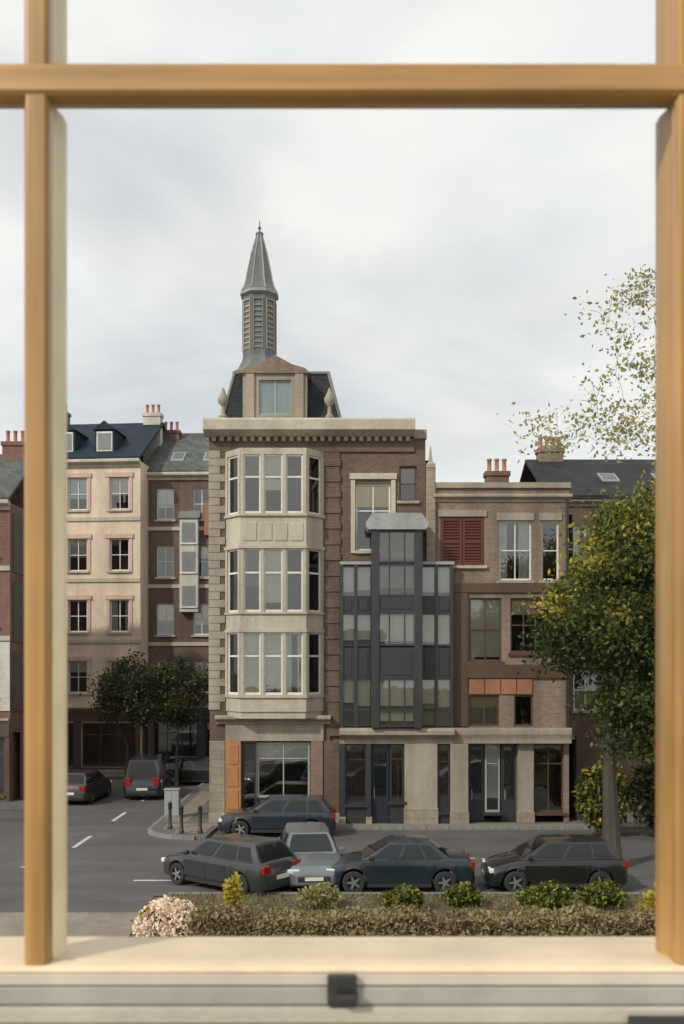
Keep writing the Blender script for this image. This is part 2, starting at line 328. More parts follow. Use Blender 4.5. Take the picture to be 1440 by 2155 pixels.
def window(par, x0, x1, z0, z1, y, mat, nx=1, nz=2, inset=0.14, sill=m_stone, cover=None, drop=0.5, fw=0.07, bar=0.045, room=True, split=0.5):
    yy = y+inset; mb = MB()
    mb.box(x0, x0+fw, yy, yy+.09, z0, z1).box(x1-fw, x1, yy, yy+.09, z0, z1).box(x0+fw, x1-fw, yy, yy+.09, z0, z0+fw*1.2).box(x0+fw, x1-fw, yy, yy+.09, z1-fw, z1)
    gx = [x0+fw+(x1-x0-2*fw)*i/nx for i in range(nx+1)]; za, zb = z0+fw*1.2, z1-fw
    gz = [za+(zb-za)*j/nz for j in range(nz+1)] if nz != 2 else [za, za+(zb-za)*split, zb]
    for g in gx[1:-1]: mb.box(g-bar/2, g+bar/2, yy+.01, yy+.08, za, zb)
    for k, g in enumerate(gz[1:-1]):
        for i in range(nx): mb.box(gx[i]+(bar/2 if i else 0), gx[i+1]-(bar/2 if i < nx-1 else 0), yy+.004, yy+.075, g-bar/2, g+bar/2)
    w = mb.build('window', mat, par)
    for i in range(nx):
        for j in range(nz):
            p = bx('pane', m_glass, w, gx[i]+.005, gx[i+1]-.005, yy+.04, yy+.046, gz[j]+.005, gz[j+1]-.005)
            p.rotation_euler = (0, 0, 0)
    if sill: bx('sill', sill, w, x0-.1, x1+.1, y-.1, y+inset+.02, z0-.11, z0-.002)
    if cover == 'curtain':
        for s_ in (0, 1):
            c = MB(); wd = (x1-x0)*random.uniform(.2, .36); xa = x0+.03 if s_ == 0 else x1-.03-wd; n = 10; vs = []; fs = []
            for k in range(n+1):
                xx = xa+wd*k/n; vs += [(xx, yy+.16+.03*(k % 2), z0), (xx, yy+.16+.03*(k % 2), z1)]
            for k in range(n): fs.append((2*k, 2*k+2, 2*k+3, 2*k+1))
            c.add(vs, fs).build('curtain', m_curt, w, fix=False)
    elif cover: bx('blind', cover, w, x0+.04, x1-.04, yy+.1, yy+.106, z1-(z1-z0)*drop, z1-.01)
    if room:
        r = MB(); d = yy+2.4
        r.add([(x0-.6,d,z0-.7),(x1+.6,d,z0-.7),(x1+.6,d,z1+.3),(x0-.6,d,z1+.3),(x0-.6,yy+.25,z0-.7),(x1+.6,yy+.25,z0-.7),(x1+.6,yy+.25,z1+.3),(x0-.6,yy+.25,z1+.3)],
              [(0,1,2,3),(0,4,5,1),(3,2,6,7),(0,3,7,4),(1,5,6,2)])
        r.build('room', m_int, w)
    return w
def cornice(par, x0, x1, y, z0, z1, proj, mat, name='cornice', ends=True):
    h = z1-z0; prof = [(y+.05, z0), (y-proj*.25, z0), (y-proj*.3, z0+h*.25), (y-proj*.55, z0+h*.4), (y-proj*.9, z0+h*.55), (y-proj, z0+h*.6), (y-proj, z0+h*.85), (y-proj*.85, z1), (y+.05, z1)]
    e = proj*.5 if ends else 0
    return MB().prism(prof, 'x', x0-e, x1+e).build(name, mat, par)
def gable_roof(par, x0, x1, y0, y1, z, h, mat, over=.3, name='roof'):
    ym = (y0+y1)/2
    return MB().prism([(y0-over, z-.05), (ym, z+h), (y1+over, z-.05), (y1+over, z+.1), (ym, z+h+.16), (y0-over, z+.1)], 'x', x0, x1).build(name, mat, par)
def chimney(par, x, y, z0, z1, w=.9, d=.6, pots=3, mat=m_brickr, parent_part=None):
    c = MB().box(x-w/2, x+w/2, y-d/2, y+d/2, z0, z1-.2).box(x-w/2-.06, x+w/2+.06, y-d/2-.06, y+d/2+.06, z1-.2, z1).build('chimney', mat, par)
    for k in range(pots):
        px = x-w/2+w*(k+.5)/pots; MB().lathe([(.11, 0), (.13, .05), (.095, .1), (.09, .5), (.12, .54), (.11, .6)], (px, y, z1-.003), 10).build('chimney_pot', m_pot, c, smooth=True)
    return c

# ------------------------------------------------------------------ corner building with canted bay, slate roof and spired turret
A = thing('corner_building', (0, 40, 0), 'brick and stone corner building with canted bay, slate roof and spired turret', 'building')
bh = [(-4.62, -.78, 4.6, 14.9)]                       # opening behind the bay
sh = [(-4.0, -3.45, .12, 3.3), (-3.4, -1.3, 1.1, 3.3)]
mb = wall_holes(MB(), -5.3, -0.1, 0, 15.6, 0, .3, bh+sh); shell(mb, -5.3, -0.1, 0, 12, 0, 15.6); mb.build('tower_wall', m_brick, A)
wing_h = [(.55, 1.95, 11.0, 13.7), (2.3, 3.0, 13.0, 14.4)]
mb = wall_holes(MB(), -0.1, 3.35, 0, 15.6, 0.06, .3, wing_h); shell(mb, -0.098, 3.35, 0.06, 12, 0, 15.58); mb.build('wing_wall', m_brick, A)
# stone quoins up both tower edges, alternating long and short
for i in range(33):
    z = 4.62+i*.315
    if z > 14.7: break
    w = .62 if i % 2 else .42
    bx('quoin', m_stonep, A, -5.34, -5.3+w, -.045, .3, z, z+.3, bevel=.012)
    if i % 2: bx('quoin', m_brick, A, -.72, -.06, -.04, .1, z, z+.3, bevel=.01)
# canted bay: three storeys of windows between stone bands
bay = thing('bay', (0, 0, 0), None, None); bay.parent = A
BX0, BX1, FX0, FX1, BD = -4.65, -0.76, -4.0, -1.41, -0.75
def bay_ring(z0, z1, e, name, mat):
    pts = [(BX0-e, .02), (BX0-e, -.001), (FX0-e*.5, BD-e), (FX1+e*.5, BD-e), (BX1+e, -.001), (BX1+e, .02)]
    return MB().prism(pts, 'z', z0, z1).build(name, mat, bay)
for (z0, z1, e) in ((4.3, 4.57, -.06), (4.57, 5.22, 0), (5.12, 5.24, .07), (7.75, 8.46, 0), (7.7, 7.82, .07), (8.42, 8.5, .07), (11.05, 12.34, 0), (11.0, 11.12, .08), (12.28, 12.38, .08), (14.7, 14.95, .02)):
    bay_ring(z0, z1, e+random.uniform(0, .004), 'stone_band', m_stone)
for z0 in (11.3,):                                   # carved panels in the upper spandrel
    for k in range(4):
        x = FX0+.12+k*.61; bx('carved_panel', m_stone, bay, x, x+.52, BD-.03, BD+.02, z0, z0+.72, bevel=.02)
covers = {0: [m_curt, m_blind, m_curt, m_curt], 1: [None, m_blindb, m_blind, None], 2: [m_curt, m_blindb, m_blind, None]}
random.seed(19)
drops = {0: [.9, .7, .95, .8], 1: [0, .6, .85, 0], 2: [.45, .35, .6, 0]}
def seg_window(ax, ay, bx_, by_, z0, z1, n, mat, covs, drs):
    # glazed face between two plan points: stone mullions, timber sashes, panes
    a = Vector((ax, ay, 0)); b = Vector((bx_, by_, 0)); L = (b-a).length; d = (b-a).normalized(); ang = math.atan2(d.y, d.x)
    e = MB(); pw = .13
    for k in range(n+1):
        c = L*k/n; c = min(max(c, pw/2), L-pw/2); e.box(c-pw/2, c+pw/2, -.04, .16, z0, z1)
    m = e.build('mullion', m_stone, bay); m.location = a; m.rotation_euler = (0, 0, ang)
    for k in range(n):
        x0 = L*k/n+pw/2+.001; x1 = L*(k+1)/n-pw/2-.001
        if k == 0: x0 = pw+.001
        if k == n-1: x1 = L-pw-.001
        f = MB(); fw = .06; zs = z0+(z1-z0)*.62
        f.box(x0, x0+fw, .03, .1, z0, z1).box(x1-fw, x1, .03, .1, z0, z1).box(x0+fw, x1-fw, .03, .1, z0, z0+.09).box(x0+fw, x1-fw, .03, .1, z1-.07, z1).box(x0+fw, x1-fw, .025, .095, zs-.035, zs+.035)
        w = f.build('sash_window', mat, bay); w.location = a; w.rotation_euler = (0, 0, ang)
        for (q0, q1) in ((z0+.09, zs-.035), (zs+.035, z1-.07)):
            bx('pane', m_glass, w, x0+fw-.004, x1-fw+.004, .06, .066, q0, q1)
        cv_, dr_ = covs[k % len(covs)], drs[k % len(drs)]
        if cv_ is m_curt:                              # a pair of gathered curtains
            for (ca, cb_) in ((x0+.02, x0+(x1-x0)*(.22+.2*random.random())), (x1-(x1-x0)*(.22+.2*random.random()), x1-.02)):
                vs_ = []; n_ = 8
                for q in range(n_+1):
                    xx = ca+(cb_-ca)*q/n_; vs_ += [(xx, .14+.025*(q % 2), z0), (xx, .14+.025*(q % 2), z1)]
                MB().add(vs_, [(2*q, 2*q+2, 2*q+3, 2*q+1) for q in range(n_)]).build('curtain', m_curt, w, fix=False)
        elif cv_: bx('blind', cv_, w, x0+.02, x1-.02, .12, .126, z1-(z1-z0)*dr_, z1-.01)
def seg3(z0, z1, lev):
    seg_window(BX0, 0, FX0, BD, z0, z1, 1, m_white, [covers[lev][0]], [drops[lev][0]])
    seg_window(FX0, BD, FX1, BD, z0, z1, 3, m_white, covers[lev][1:] if lev else [m_blind, m_blind, m_curt], drops[lev][1:] if lev else [.97, .9, .93])
    seg_window(FX1, BD, BX1, 0, z0, z1, 1, m_white, [m_curt], [.55])
seg3(5.24, 7.7, 0); seg3(8.5, 11.0, 1); seg3(12.38, 14.7, 2)
r = MB(); r.box(-4.75, -.7, 2.6, 2.65, 4.7, 14.8)
for z in (4.9, 8.1, 11.7): r.box(-4.7, -.75, .3, 2.6, z-.05, z+.05)
r.box(-4.72, -4.66, .3, 2.6, 4.7, 14.8).box(-.74, -.70, .3, 2.6, 4.7, 14.8); r.build('room', m_int, A)
bx('frieze', m_brick, A, -5.33, 2.9, -.02, .05, 14.96, 15.56)
for k in range(26):                                   # dentils
    x = -5.2+k*.31; bx('dentil', m_stonep, A, x, x+.16, -.17, -.018, 15.36, 15.545)
MB().prism([(.05, 15.55), (-.12, 15.55), (-.3, 15.62), (-.52, 15.7), (-.56, 15.74), (-.56, 16.12), (-.5, 16.2), (.05, 16.25)], 'x', -5.5, 2.9).build('cornice', m_stone, A)
bx('parapet', m_stonep, A, 2.76, 3.4, -.02, .35, 15.5, 15.85)
# shopfront under the bay
cornice(A, -4.9, -.6, -.05, 4.05, 4.4, .3, m_stonep, 'shop_cornice')
bx('fascia', m_stonep, A, -4.66, -.74, -.12, -.002, 3.38, 4.04)
for (a, b, m) in ((-5.3, -4.68, m_stoned), (-4.66, -4.04, m_orange), (-1.24, -.76, m_brickt), (-.72, -.1, m_brick)):
    bx('pier', m, A, a, b, -.14, -.003, .12, 3.37, bevel=.015)
    bx('pier', m_stonep, A, a-.02, b+.02, -.17, -.004, .1, .5, bevel=.015)
window(A, -3.4, -1.3, 1.1, 3.3, 0, m_leadp, 2, 2, .06, m_navy, m_curt, .34, split=.72)
for z in (.65, 1.55, 2.45): bx('timber_panel', m_orange, A, -4.56, -4.14, -.165, -.1405, z, z+.78, bevel=.02)
w = window(A, -4.0, -3.45, .12, 3.3, 0, m_navy, 1, 2, .1, None, None, split=.72)
bx('stall_riser', m_navy, A, -3.42, -1.28, -.05, -.003, .12, 1.0)
window(A, .55, 1.95, 11.0, 13.7, .06, m_white, 2, 2, .1, m_stone, m_blindg, .34, split=.6)
window(A, 2.3, 3.0, 13.0, 14.4, .06, m_brown, 1, 2, .12, m_stonep, m_blindb, .5)
for (a, b) in ((.35, .53), (1.97, 2.15)): bx('window_surround', m_stone, A, a, b, 0, .058, 10.9, 13.85, bevel=.01)
bx('window_surround', m_stone, A, .3, 2.2, -.04, .057, 13.86, 14.1, bevel=.01)
# mansard roof
rf = MB(); b0 = [(-5.05, .45), (.12, .45), (.12, 8), (-5.05, 8)]; t0 = [(-4.45, 1.3), (-.55, 1.3), (-.55, 7), (-4.45, 7)]
rf.add([(x, y, 15.62) for x, y in b0]+[(x, y, 18.45) for x, y in t0], [(0,1,5,4),(1,2,6,5),(2,3,7,6),(3,0,4,7),(4,5,6,7)]); roof = rf.build('roof', m_slate, A)
MB().box(-4.5, -.5, 1.25, 7.05, 18.45, 18.55).build('roof_curb', m_lead, roof)
for sx, (ax, tx) in enumerate(((-5.05, -4.45), (.12, -.55))): MB().tube([(ax, .45, 15.65), (tx, 1.3, 18.47)], [.07, .07], 8).build('hip_ridge', m_lead, roof)
rr = MB().add([(-.05, .4, 15.6), (3.3, .4, 15.6), (3.3, 10, 16.1), (-.05, 10, 16.1)], [(0, 1, 2, 3)]).build('roof', m_slateg, A)
# stone dormer
dm = wall_holes(MB(), -4.0, -1.41, 16.2, 18.15, .2, .2, [(-3.35, -2.06, 16.5, 17.9)]); shell(dm, -4.0, -1.41, .2, 1.7, 16.2, 18.15); dorm = dm.build('dormer', m_stonep, A)
MB().prism([(-4.15, 18.15), (-1.26, 18.15), (-1.5, 18.36), (-2.0, 18.5), (-2.7, 18.88), (-3.4, 18.5), (-3.9, 18.36)], 'y', .1, 1.6).build('pediment', m_brickt, dorm)
for x in (-3.7, -1.72): bx('pilaster', m_stonep, dorm, x-.17, x+.17, .12, .2-.003, 16.2, 18.13)
w = MB(); w.box(-3.35, -3.28, .28, .36, 16.5, 17.9).box(-2.13, -2.06, .28, .36, 16.5, 17.9).box(-2.74, -2.67, .28, .36, 16.5, 17.9).box(-3.28, -2.74, .28, .36, 17.83, 17.9).box(-2.67, -2.13, .28, .36, 17.83, 17.9).box(-3.28, -2.74, .28, .36, 16.5, 16.58).box(-2.67, -2.13, .28, .36, 16.5, 16.58)
w.build('frame', m_leadp, dorm)
for a, b in ((-3.28, -2.74), (-2.67, -2.13)):
    bx('pane', m_glass, dorm, a-.004, b+.004, .31, .316, 16.57, 17.84); bx('curtain', plain('curtain_blue', (.62, .78, .80), .8), dorm, a, b, .42, .43, 16.5, 17.9)
for x in (-4.75, -.5): MB().lathe([(.16, 0), (.18, .12), (.09, .2), (.07, .5), (.2, .66), (.22, .82), (.12, 1.0), (.03, 1.25)], (x, -.1, 16.24), 10).build('urn', m_stonep, A, smooth=True)
# turret with louvred lantern and lead spire
TX, TY = -3.52, 2.6
tr = MB().lathe([(1.12, 18.0), (1.12, 18.6), (1.2, 18.66), (1.2, 18.8), (.98, 18.95)], (TX, TY, 0), 8, R(22.5)).build('turret', m_lead, A)
MB().lathe([(.98, 18.9), (.78, 19.3), (.74, 19.45), (.72, 22.1)], (TX, TY, 0), 8, R(22.5)).build('lantern', m_lead, tr)
for k in range(8):
    a = R(45*k); d = .74*math.cos(R(22.5)); lv = MB()
    for q in range(9): lv.add([(-.17, d+.012, 19.75+q*.22), (.17, d+.012, 19.75+q*.22), (.17, d-.05, 19.93+q*.22), (-.17, d-.05, 19.93+q*.22), (-.17, d+.03, 19.765+q*.22), (.17, d+.03, 19.765+q*.22)], [(0,1,2,3), (4,5,2,3), (0,4,3), (1,2,5), (0,1,5,4)])
    lv.box(-.22, -.17, d-.02, d+.03, 19.7, 21.8).box(.17, .22, d-.02, d+.03, 19.7, 21.8).box(-.22, .22, d-.02, d+.035, 21.8, 21.87)
    o = lv.build('louvre', m_stonep if k % 2 else m_lead, tr); o.location = (TX, TY, 0); o.rotation_euler = (0, 0, a)
MB().lathe([(.74, 22.05), (.86, 22.12), (.86, 22.22), (.76, 22.28)], (TX, TY, 0), 8, R(22.5)).build('eaves', m_leadp, tr)
MB().lathe([(.8, 22.26), (.68, 22.5), (.6, 22.8), (.5, 23.3), (.36, 23.95), (.13, 24.75)], (TX, TY, 0), 8, R(22.5)).build('spire', m_lead, tr)
for k in range(8):
    a = R(22.5+45*k); MB().tube([(TX+r_*math.cos(a), TY+r_*math.sin(a), z) for r_, z in ((.8, 22.28), (.68, 22.5), (.6, 22.8), (.5, 23.3), (.36, 23.95), (.13, 24.75))], [.03]*6, 5).build('rib', m_leadp, tr)
MB().lathe([(.13, 24.7), (.17, 24.76), (.17, 24.84), (.06, 24.9), (.03, 25.0), (.08, 25.06), (.03, 25.12), (.012, 25.4)], (TX, TY, 0), 8).build('finial', m_lead, tr, smooth=True)

# ------------------------------------------------------------------ dark-framed glazed front
B = thing('glazed_building', (0, 39.6, 0), 'dark painted timber and glass shop building with central oriel beside the turret building', 'building')
rows = [(3.98, 4.62, 'g'), (4.62, 5.87, 'b'), (5.87, 7.1, 'd'), (7.16, 8.46, 'b'), (8.46, 9.1, 'd'), (9.1, 10.35, 's')]
bx('side_wall', m_brick, B, -.05, .02, .12, .44, 3.9, 10.4); bx('side_wall', m_brick, B, 4.35, 4.42, .12, .95, 3.9, 10.4)
bx('roof', m_leadp, B, -.08, 4.45, -.04, .46, 10.4, 10.52)
bk = bx('room', m_int, B, .0, 4.4, 2.9, 2.95, .1, 10.4)
bx('floor_slab', m_int, B, .0, 4.4, .3, 2.9, 6.4, 6.6); bx('floor_slab', m_int, B, .0, 4.4, .3, 2.9, 8.7, 8.9)
xs = [-.08, .55, 1.2, 3.1, 3.75, 4.42]
for x in xs:
    if x in (1.2, 3.1): continue
    bx('post', m_dark, B, x-.065+(.065 if x < 0 else 0)-(.065 if x > 4.4 else 0), x+.065+(.065 if x < 0 else 0)-(.065 if x > 4.4 else 0), -.03, .14, 3.93, 10.398)
def bay_pan(x0, x1, par, y0, ang=0, ox=0, oy=0, rws=rows):
    for (z0, z1, k) in rws:
        if k == 'd':
            o = bx('spandrel', m_dark, par, x0, x1, y0+.03, y0+.12, z0, z1)
            o2 = bx('spandrel_panel', m_dark, o, x0+.1, x1-.1, y0+.005, y0+.028, z0+.12, z1-.12, bevel=.01)
        else:
            f = MB().box(x0, x1, y0+.02, y0+.1, z0, z0+.06).box(x0, x1, y0+.02, y0+.1, z1-.05, z1).build('casement', m_dark, par)
            bx('pane', m_glass, f, x0-.003, x1+.003, y0+.06, y0+.066, z0+.055, z1-.045)
            if k in 'bs':
                bx('blind', m_blind if k == 'b' else m_curt, f, x0+.01, x1-.01, y0+.2, y0+.21, z1-(z1-z0)*random.uniform(.75, .97), z1-.02)
for a, b in ((.05, .485), (.615, 1.135), (3.165, 3.685), (3.815, 4.355)): bay_pan(a, b, B, 0)
ori = thing('oriel', (0, 0, 0), None, None); ori.parent = B
for x in (1.2, 3.1):
    bx('post', m_dark, ori, x-.27 if x > 2 else x-.05, x+.05 if x > 2 else x+.27, -.62, -.3, 3.94, 11.7, bevel=.02)
    bx('cheek', m_dark, ori, x-.04, x+.04, -.295, .14, 3.94, 11.69)
for (z0, z1, k) in rows+[(10.41, 11.66, 's')]:
    if k == 'd':
        bx('spandrel', m_dark, ori, 1.472, 2.828, -.56, -.48, z0, z1); bx('spandrel_panel', m_dark, ori, 1.6, 2.7, -.585, -.561, z0+.14, z1-.14, bevel=.01)
    else:
        MB().box(1.472, 2.828, -.58, -.5, z0, z0+.07).box(1.472, 2.828, -.58, -.5, z1-.06, z1).box(1.83, 1.88, -.58, -.5, z0+.07, z1-.06).box(2.43, 2.48, -.58, -.5, z0+.07, z1-.06).build('casement', m_dark, ori)
        for a, b in ((1.472, 1.83), (1.88, 2.43), (2.48, 2.828)): bx('pane', m_glass, ori, a-.002, b+.002, -.545, -.539, z0+.065, z1-.055)
        bx('blind', m_blindb if k == 's' else m_blind, ori, 1.5, 2.8, -.4, -.39, z1-(z1-z0)*random.uniform(.6, .95), z1-.02)
MB().prism([(1.02, 11.7), (3.28, 11.7), (3.36, 11.82), (3.36, 12.0), (3.1, 12.34), (1.2, 12.34), (.94, 12.0), (.94, 11.82)], 'y', -.74, .42).build('lead_roof', m_leadp, ori)
cornice(B, -.1, 4.42, -.02, 3.3, 3.92, .42, m_stonep, ends=False)
for (a, b, m) in ((-.1, .12, m_dark), (2.48, 3.78, m_stonep), (.98, 1.16, m_dark)):
    bx('pier', m, B, a, b, -.12, .2, .12, 3.29, bevel=.015); bx('plinth', m_stoned, B, a-.03, b+.03, -.16, .21, .1, .75 if a > 2 else .4, bevel=.015)
bx('pier', m_stonep, B, 4.3, 5.0, -.12, .38, .12, 3.29, bevel=.015); bx('plinth', m_stoned, B, 4.27, 5.03, -.16, .381, .1, .6, bevel=.015)
window(B, .12, .98, .9, 3.28, -.05, m_dark, 1, 2, .08, m_dark, None, split=.75)
bx('stall_riser', m_dark, B, .12, .98, -.02, .05, .12, .88)
dr = bx('door', m_navy, B, 1.2, 1.86, .1, .16, .12, 3.28); bx('door_pane', m_glass, dr, 1.3, 1.76, .085, .098, .9, 3.1); bx('handle', m_zinc, dr, 1.27, 1.3, .04, .07, 1.1, 1.5)
window(B, 1.9, 2.46, 1.0, 3.28, -.05, m_dark, 1, 2, .08, m_dark, None, split=.75); bx('stall_riser', m_dark, B, 1.88, 2.47, -.02, .05, .12, .98)
window(B, 3.8, 4.28, .6, 3.28, -.05, m_dark, 1, 2, .08, m_dark, None, split=.75); bx('stall_riser', m_dark, B, 3.8, 4.28, -.02, .05, .12, .58)

# ------------------------------------------------------------------ brick building with oxblood window
C = thing('brick_building', (0, 40, 0), 'tan brick building with dark red upper shutters and brown timber beams beside the tree', 'building')
ch = [(3.95, 5.7, 10.4, 12.35), (6.3, 7.6, 9.8, 12.2), (8.0, 8.7, 9.8, 12.2), (5.1, 6.4, 6.55, 9.1), (6.75, 8.3, 6.9, 9.1), (5.1, 6.3, 3.95, 5.2), (6.9, 7.66, 3.95, 5.2), (5.05, 7.0, .12, 3.25), (7.7, 8.9, .12, 3.25)]
mb = wall_holes(MB(), 3.36, 9.1, 0, 13.6, 0, .25, ch); shell(mb, 3.36, 9.1, 0, 11, 0, 13.6); mb.build('wall', m_brickt, C)
bx('coping', m_stonep, C, 3.7, 9.16, -.1, .3, 13.5, 13.72); cornice(C, 3.75, 9.1, 0, 12.95, 13.25, .2, m_stonep, 'string_course')
bx('pilaster', m_stoned, C, 3.37, 3.74, -.14, .2, 9.8, 14.3, bevel=.02); MB().lathe([(.26, 0), (.26, .15), (.12, .25), (.1, .4), (.02, .9)], (3.55, .02, 14.3), 4, R(45)).build('pinnacle', m_stonep, C)
rw = bx('window_frame', m_red, C, 3.95, 5.7, .1, .16, 10.4, 12.35); bx('sill', m_stone, rw, 3.85, 5.8, -.12, .12, 10.28, 10.398)
for k, (a, b) in enumerate(((3.97, 4.81), (4.84, 5.68))):
    sh_ = MB().box(a, a+.1, .03, .098, 10.42, 12.33).box(b-.1, b, .03, .098, 10.42, 12.33).box(a+.1, b-.1, .03, .098, 10.42, 10.55).box(a+.1, b-.1, .03, .098, 12.2, 12.33).box(a+.1, b-.1, .03, .098, 11.3, 11.4).build('shutter', m_red, C)
    for q in range(14):
        z = 10.57+q*.115+(.02 if q > 5 else 0)
        if 11.24 < z < 11.4: continue
        MB().prism([(.035, z), (.085, z+.07), (.085, z+.085), (.035, z+.015)], 'x', a+.101, b-.101).build('slat', m_red, sh_)
bx('lintel', m_stonep, C, 3.85, 5.8, -.05, .1, 12.36, 12.62)
window(C, 6.3, 7.6, 9.8, 12.2, 0, m_white, 2, 2, .1, m_stonep, 'curtain'); bx('lintel', m_stonep, C, 6.2, 7.7, -.05, .1, 12.21, 12.5)
window(C, 8.0, 8.7, 9.8, 12.2, 0, m_white, 1, 2, .1, m_stonep, None); bx('lintel', m_stonep, C, 7.9, 8.8, -.05, .1, 12.21, 12.5)
window(C, 5.1, 6.4, 6.55, 9.1, 0, m_brown, 2, 2, .06, m_brown, m_blind, .93)
window(C, 6.75, 8.3, 6.9, 9.1, 0, m_brown, 3, 2, .06, m_brown, m_blind, .3)
bx('beam', m_brown, C, 4.42, 9.1, -.1, -.002, 5.88, 6.44, bevel=.02); bx('beam', m_brown, C, 4.42, 9.1, -.08, -.002, 9.3, 9.7, bevel=.02); bx('post', m_brown, C, 4.46, 5.04, -.09, -.003, 3.95, 9.29, bevel=.02)
for k in range(4): bx('terracotta_panel', m_terra, C, 5.1+k*.64, 5.7+k*.64, -.06, -.003, 5.24, 5.84, bevel=.015)
window(C, 5.1, 6.3, 3.95, 5.2, 0, m_brown, 2, 1, .06, None, m_blindb, .4); window(C, 6.9, 7.66, 3.95, 5.2, 0, m_brown, 1, 1, .06, None, None)
cornice(C, 4.42, 9.1, -.42, 3.3, 3.92, .1, m_stonep, ends=False); bx('soffit', m_stonep, C, 4.44, 9.08, -.41, -.01, 3.3, 3.8)
bx('pier', m_stonep, C, 7.04, 7.66, -.16, -.003, .12, 3.29, bevel=.015); bx('plinth', m_stoned, C, 7.0, 7.7, -.2, -.004, .1, .55, bevel=.015)
dr = bx('door', m_dark, C, 5.07, 5.7, .14, .2, .12, 3.24); bx('door_pane', m_glass, dr, 5.17, 5.6, .125, .138, 1.0, 3.1); bx('handle', m_zinc, dr, 5.2, 5.23, .08, .1, 1.0, 1.4)
window(C, 5.75, 6.35, .5, 3.24, 0, m_leadp, 1, 2, .14, m_dark, m_curt, .8, split=.72); dr = bx('door', m_dark, C, 6.4, 7.0, .14, .2, .12, 3.24); bx('door_pane', m_glass, dr, 6.5, 6.9, .125, .138, 1.0, 3.1); bx('handle', m_zinc, dr, 6.53, 6.56, .08, .1, 1.0, 1.4)
window(C, 7.7, 8.9, .5, 3.24, 0, m_brown, 2, 2, .14, m_brown, None, split=.72)
gable_roof(C, 3.8, 9.1, .6, 9, 13.3, .9, m_slate); chimney(C, 6.9, 4.5, 13.6, 15.0, 1.0, .6, 3)
MB().tube([(9.0, -.07, 3.95), (9.0, -.07, 13.1)], [.05, .05], 8).build('downpipe', m_dark, C, smooth=True)

# ------------------------------------------------------------------ slate-roofed building behind the trees
E = thing('slate_roofed_building', (0, 44, 0), 'dark slate roofed brick building standing behind the leafy trees', 'building')
eh = [(10.2+i*2.3, 11.3+i*2.3, z, z+1.8) for i in range(6) for z in (4.4, 7.6, 10.8)]
mb = wall_holes(MB(), 9.2, 24, 0, 13.6, 0, .25, eh); shell(mb, 9.2, 24, 0, 10, 0, 13.6); mb.build('wall', m_brick, E)
for h in eh: window(E, *h, 0, m_white, 2, 2, .1, m_stonep, random.choice([None, m_blind, 'curtain']))
cornice(E, 9.2, 24, 0, 13.4, 13.75, .25, m_stonep); rf = gable_roof(E, 9.0, 24.2, 0, 10, 13.75, 2.6, m_slate)
chimney(E, 10.2, 5, 15.3, 17.0, 1.2, .7, 4, m_brickt); chimney(E, 17, 5, 15.3, 17.5, 1.2, .7, 4)
def skylight(par, xs, z0, slope, y0, y1):                # lies flush on the slope
    f = lambda y: z0+slope*(y+.3)
    for x in xs:
        k = MB().prism([(y0, f(y0)-.02), (y1, f(y1)-.02), (y1, f(y1)+.07), (y0, f(y0)+.07)], 'x', x, x+.8).build('skylight', m_zinc, par)
        MB().prism([(y0+.08, f(y0+.08)+.074), (y1-.08, f(y1-.08)+.074), (y1-.08, f(y1-.08)+.08), (y0+.08, f(y0+.08)+.08)], 'x', x+.08, x+.72).build('pane', m_cglass_roof, k)
M = NT('roof_glass'); M.color((0.05, 0.06, 0.065)); M.rough(0.06); m_cglass_roof = M.m
skylight(rf, (11.9, 14.4), 13.85, .502, 1.6, 2.6)

# ------------------------------------------------------------------ houses across the square on the left
def house(name, loc, rz, label, W, H, D, wallm, winm, floors, ncol, wsize, shop, shopm, roofm, rh, surround=None, cov=None, bands=True, chs=(), z_first=4.0):
    o = thing(name, loc, label, 'house', rz); holes = []; fh = (H-z_first)/floors
    for f in range(floors):
        for c in range(ncol):
            cx = W*(c+.5)/ncol; z = z_first+f*fh+.75; holes.append((cx-wsize[0]/2, cx+wsize[0]/2, z, z+min(wsize[1], fh-1.0)))
    sh = [(W*i/shop+.25, W*(i+1)/shop-.25, .4, 3.0) for i in range(shop)]
    mb = wall_holes(MB(), 0, W, 0, H, 0, .25, holes+sh); shell(mb, 0, W, 0, D, 0, H); mb.build('wall', wallm, o)
    for h in holes:
        window(o, *h, 0, winm, 2, 2, .1, m_stone, random.choice(cov or [None, m_blind, 'curtain', m_curt]), random.uniform(.3, .7))
        if surround:
            for a, b in ((h[0]-.2, h[0]-.02), (h[1]+.02, h[1]+.2)): bx('window_surround', surround, o, a, b, -.05, -.003, h[2]-.1, h[3]+.02)
            bx('window_surround', surround, o, h[0]-.26, h[1]+.26, -.09, -.004, h[3]+.021, h[3]+.28)
    for h in sh: window(o, *h, 0, shopm, 3, 2, .08, shopm, None, split=.75)
    for i in range(shop+1):
        x = W*i/shop; bx('pilaster', shopm, o, max(0, x-.22), min(W, x+.22), -.1, -.003, .1, 3.1)
    bx('fascia', shopm, o, 0, W, -.14, -.004, 3.12, 3.7); cornice(o, 0, W, -.02, 3.71, 3.95, .25, m_stonep, 'shop_cornice', ends=False)
    if bands:
        for f in range(1, floors): bx('string_course', m_stone, o, 0, W, -.07, -.005, z_first+f*fh+.1, z_first+f*fh+.32)
    cornice(o, 0, W, 0, H-.35, H+.1, .35, m_stone, ends=False)
    r = gable_roof(o, -.05, W+.05, 0, D, H+.1, rh, roofm)
    for (x, y, h, mt) in chs: chimney(o, x, y, H+.2, H+h, 1.1, .65, 3, mt)
    return o, r
